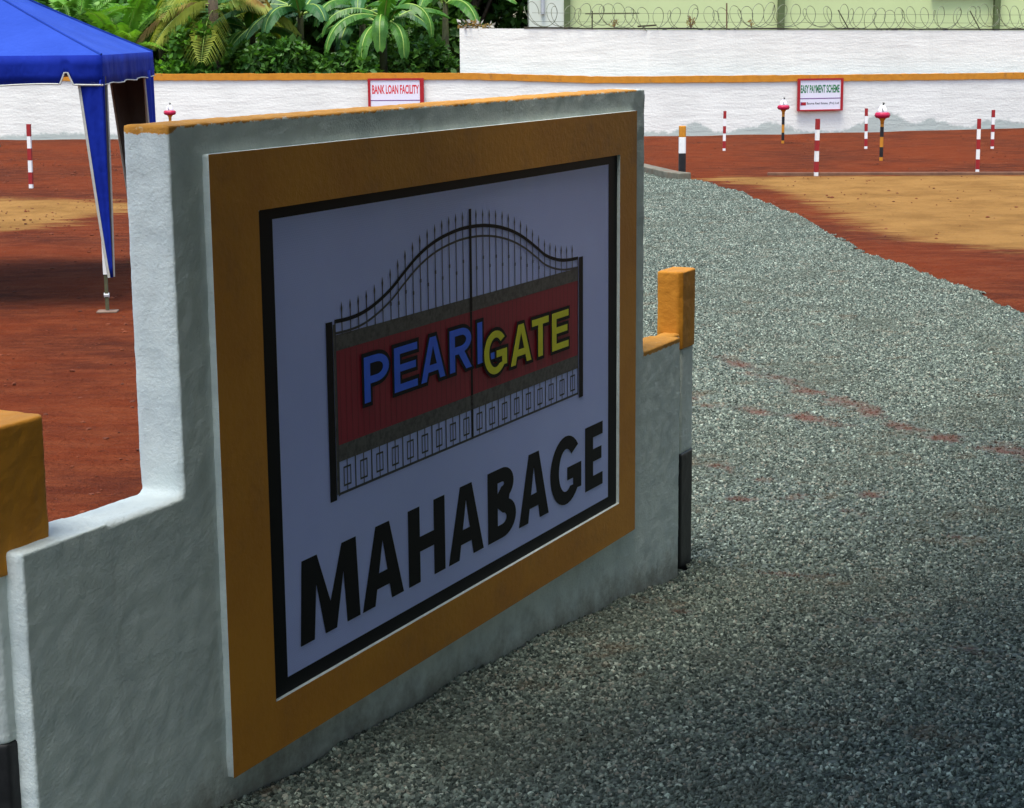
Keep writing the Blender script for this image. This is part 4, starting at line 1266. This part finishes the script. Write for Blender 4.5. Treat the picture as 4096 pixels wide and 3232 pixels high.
def banana_leaf(parent, base, az, el, L, wd, droop, mat, seed, petiole=0.18, torn=True):
    r = random.Random(seed)
    d = Vector((math.cos(az), math.sin(az), 0)); side = Vector((-math.sin(az), math.cos(az), 0))
    N_ = 26
    pts = []
    p = Vector((0, 0, 0)); a = el
    for i in range(N_ + 1):
        pts.append(p.copy())
        p = p + (d * math.cos(a) + Vector((0, 0, math.sin(a)))) * (L / N_)
        a -= droop / N_ * (0.5 + 1.0 * i / N_)
        a = max(a, -1.5)
    b = MB()
    for sg in (-1, 1):
        i0 = int(N_ * petiole)
        row = []
        for i in range(i0, N_ + 1):
            t = (i - i0) / (N_ - i0)
            wv = wd * 0.5 * (math.sin(PI * min(1, 0.06 + 0.92 * t)) ** 0.45) * r.uniform(0.9, 1.06)
            tan = (pts[min(i + 1, N_)] - pts[max(i - 1, 0)]).normalized()
            nm = side.cross(tan) * -1
            out = side * sg * 0.86 + Vector((0, 0, -0.42)) + tan * 0.15
            row.append((pts[i], pts[i] + (side * sg * 0.92 + nm * 0.10) * wv * 0.5, pts[i] + out.normalized() * wv))
        k = 0
        for i in range(len(row) - 1):
            q0, q1 = row[i], row[i + 1]
            if torn and r.random() < 0.30:
                e0 = q0[2].lerp(q1[2], 0.15); e1 = q1[2].lerp(q0[2], 0.3) + Vector((0, 0, -0.02))
            else: e0, e1 = q0[2], q1[2]
            b.add([q0[0], q1[0], q1[1], q0[1]], [(0, 1, 2, 3)] if sg > 0 else [(3, 2, 1, 0)])
            b.add([q0[1], q1[1], e1, e0], [(0, 1, 2, 3)] if sg > 0 else [(3, 2, 1, 0)])
    o = b.build('leaf', mat, parent, True, loc=base)
    MB().tube([q + Vector((0, 0, 0.006)) for q in pts], [0.030 - 0.024 * i / N_ for i in range(N_ + 1)], 5).build('midrib', MIDRIB, o, True)
    return o
def banana(x, y, zc, leaves, mat, seed, label, wd=0.42):
    e = empty('banana_plant', (x, y, 0))
    tag(e, label, 'banana plant')
    MB().tube([(0.02, 0, -0.1), (0, 0, zc * 0.5), (0.02, 0.02, zc)], [0.13, 0.10, 0.06], 9).build('stem', STEM_GREEN, e, True)
    for i, (az, el, L, dr) in enumerate(leaves):
        banana_leaf(e, (0.02, 0.02, zc - 0.03 * i), math.radians(az), math.radians(el), L, wd, dr, mat if not isinstance(mat, list) else mat[i % len(mat)], seed * 50 + i)

# banana clump with the bright hanging leaves beside the tall wall
banana(-2.8, 41.2, 2.52, [(200, 30, 1.75, 2.1), (222, 18, 2.0, 1.9), (268, 30, 1.45, 3.4), (325, 48, 1.9, 2.9), (185, 12, 1.6, 1.1), (245, 5, 1.5, 2.0), (300, 20, 1.5, 2.6), (150, 35, 1.6, 1.7), (20, 42, 1.7, 1.5), (80, 60, 1.8, 1.2), (340, 62, 1.9, 1.3), (285, 70, 1.5, 1.2)], LEAF_BANANA, 3, 'banana plant with bright drooping leaves nearest the tall white wall')
banana(-4.7, 41.8, 2.75, [(188, 12, 2.1, 1.0), (200, -8, 1.9, 0.9), (172, 28, 2.2, 1.1), (222, 8, 1.7, 1.3), (240, 25, 1.6, 1.9), (350, 20, 1.5, 1.3), (300, 35, 1.5, 1.8), (60, 50, 1.8, 1.2), (120, 60, 1.8, 1.0), (265, 55, 1.7, 1.4)], LEAF_BANANA_DARK, 5, 'dark banana plant with long leaves spreading sideways left of the bright one', 0.5)
banana(-5.9, 42.6, 2.25, [(195, 25, 1.7, 1.4), (250, 10, 1.5, 1.5), (215, 45, 1.8, 1.3), (320, 25, 1.6, 1.4), (30, 45, 1.7, 1.2), (280, 60, 1.6, 1.3)], [LEAF_BANANA_DARK, LEAF_BANANA], 8, 'lower banana plant behind the dark one in the shade', 0.45)
banana(-3.35, 42.4, 2.75, [(195, 15, 1.9, 1.5), (230, 30, 1.8, 2.0), (270, 45, 1.7, 2.2), (310, 30, 1.8, 1.9), (345, 15, 1.9, 1.4), (170, 45, 1.8, 1.3), (250, 0, 1.6, 1.4)], [LEAF_BANANA_DARK, LEAF_BANANA], 21, 'banana plant just behind the bright one, partly hidden by it')
banana(-1.5, 43.6, 2.9, [(200, 20, 1.9, 1.2), (250, 30, 1.7, 1.6), (300, 15, 1.7, 1.4), (340, 30, 1.9, 1.3), (150, 50, 1.8, 1.2), (20, 60, 1.8, 1.2)], LEAF_BANANA, 11, 'tall banana plant at the back left of the house corner', 0.45)
palm('areca_palm', -8.6, 41.2, 1.9, 24, 2.5, [LEAF_LIGHT, LEAF_LIGHT, LEAF_MID], 2, 'bright green feathery palm clump just right of the canopy roof', ll=0.46, nl=34, wl=0.055)
palm('areca_palm', -9.8, 41.8, 2.2, 20, 2.6, [LEAF_LIGHT, LEAF_MID], 6, 'green feathery palm clump partly behind the canopy roof', ll=0.46, nl=34, wl=0.055)
palm('areca_palm', -7.8, 42.8, 2.1, 20, 2.5, [LEAF_MID, LEAF_MID, LEAF_LIGHT], 12, 'feathery palm between the bright clump and the yellowing palm', ll=0.46, nl=34, wl=0.055)
palm('coconut_palm', -6.6, 41.6, 3.2, 13, 2.3, [LEAF_DRY, LEAF_YELLOW, LEAF_YELLOW, LEAF_MID], 4, 'young coconut palm with yellowing and dry hanging fronds', el=(-0.15, 0.5), droop=(0.35, 0.7), ll=0.66, nl=46, stems=1, azr=(2.6, 8.8), hang=0.6, wl=0.06)
sh = [(-10.6, 40.8, 1.5, 0.9, [LEAF_MID, LEAF_DARK], 'rounded mid green bush behind the wall at the canopy corner'),
      (-8.7, 40.7, 1.75, 0.9, [LEAF_DARK, LEAF_MID], 'dark leafy bush under the bright feathery palm'),
      (-7.3, 40.8, 1.85, 0.9, [LEAF_MID, LEAF_LIGHT], 'light leafy bush below the yellowing palm fronds'),
      (-6.2, 40.9, 1.9, 0.9, [LEAF_MID, LEAF_DARK], 'leafy bush between the yellowing palm and the dark banana plant'),
      (-5.0, 40.7, 1.55, 0.8, [LEAF_DARK, LEAF_MID], 'low dark bush under the dark banana leaves'),
      (-3.8, 40.8, 1.6, 0.8, [LEAF_DARK, LEAF_MID], 'low bush between the two banana plants behind the gold coping'),
      (-1.75, 41.0, 1.6, 0.7, [LEAF_DARK], 'dark bush in the shadowy gap by the end of the tall wall')]
sh += [(-9.3, 43.6, 2.7, 1.1, [LEAF_MID, LEAF_LIGHT], 'tall bush filling in behind the bright feathery palm'),
       (-7.2, 43.8, 2.6, 1.1, [LEAF_MID, LEAF_DARK], 'tall bush filling in behind the yellowing palm'),
       (-5.3, 43.9, 2.7, 1.1, [LEAF_MID, LEAF_DARK], 'tall bush filling in behind the dark banana plant'),
       (-3.5, 43.6, 2.5, 1.0, [LEAF_DARK, LEAF_MID], 'tall bush filling in between the banana plants'),
       (-2.1, 44.4, 2.6, 0.9, [LEAF_DARK], 'tall dark bush behind the bright banana plant')]
for i, (x, y, h, rd, mats, lab) in enumerate(sh):
    h = h + (0.45 if y < 42 and x < -2 else 0.3)
    tree('shrub', x, y, h, (rd * 1.15, 0.7, h * 0.55), 3000, 0.16, mats, 30 + i, lab, 'shrub', 0.03, limbs=4, nclump=14)
for i, (x, y, h, cr, mats, lab) in enumerate([
        (-11.5, 46, 7.5, (2.6, 2.2, 3.4), [LEAF_MID, LEAF_DARK], 'bushy tree rising behind the feathery palms at left'),
        (-8.6, 47, 7.0, (2.5, 2.2, 3.2), [LEAF_DARK, LEAF_MID], 'dense tree behind the yellowing palm'),
        (-5.6, 46.5, 7.2, (2.4, 2.2, 3.3), [LEAF_DARK, LEAF_DARK, LEAF_MID], 'dark dense tree behind the dark banana plant'),
        (-2.8, 46.5, 6.6, (2.2, 2.0, 3.1), [LEAF_DARK], 'dark dense tree behind the bright banana plant'),
        (-0.9, 47.5, 6.8, (1.7, 2.0, 3.1), [LEAF_DARK], 'dark dense tree close to the house corner')]):
    tree('dense_tree', x, y, h, cr, 7500, 0.30, mats, 60 + i, lab, 'tree', 0.14, limbs=6, nclump=22)
cl = [((x, 49 + rng.uniform(-1, 1.5), z), (1.6, 0.9, 1.2)) for x in np.arange(-20, 0.6, 1.1) for z in (0.8, 2.3, 3.8, 5.2)]
v, f = leaf_cloud(cl, 16000, 0.42, 99)
tag(mesh_np('undergrowth', v, f, [LEAF_DARK], None), 'dark mass of foliage closing the view behind the trees', kind='stuff')

# leaf litter on the left end of the tall wall
v, f = leaf_cloud([((-0.85, 40.05, 2.33), (0.22, 0.12, 0.10)), ((-0.55, 40.05, 2.31), (0.25, 0.1, 0.05))], 160, 0.10, 5)
tag(mesh_np('leaf_litter', v, f, [LEAF_DRY, paint('grey_dead_leaf', (0.35, 0.33, 0.28), None, 0.9, 9, 0.8, 0)], None, np.random.default_rng(2).choice(2, 160)), 'dead leaves heaped on the left end of the tall wall', kind='stuff')

# unseen trees added right of the road to shade the sign and near gravel
shade = [(5.0, 2.0, 7.2, (5.5, 5.6, 2.2), 71), (8.2, 7.0, 7.2, (4.0, 3.6, 2.6), 72), (5.2, -6.0, 7.8, (6.2, 5.0, 2.6), 73)]
for i, (x, y, h, cr, sd) in enumerate(shade):
    tree('added_shade_tree', x, y, h, cr, 15000, 0.46, [LEAF_DARK, LEAF_MID], sd, ['unseen broad tree added over the near gravel for shade', 'unseen broad tree added beside the road past the sign for shade', 'unseen broad tree added behind the viewer for shade'][i], 'tree', 0.28, limbs=8, nclump=60)
cl = [((5.4 + rng.uniform(-.2, .2), y, z), (0.7, 0.8, 0.8)) for y in np.arange(-9, 7.0, 0.9) for z in (0.5, 1.3, 2.1, 2.9)]  # unseen leaf screen, added to block low light from the right
v, f = leaf_cloud(cl, 18000, 0.28, 98)
tag(mesh_np('added_shade_hedge', v, f, [LEAF_DARK], None), 'unseen dense dark leaf screen added along the right side of the road for shade', kind='stuff')
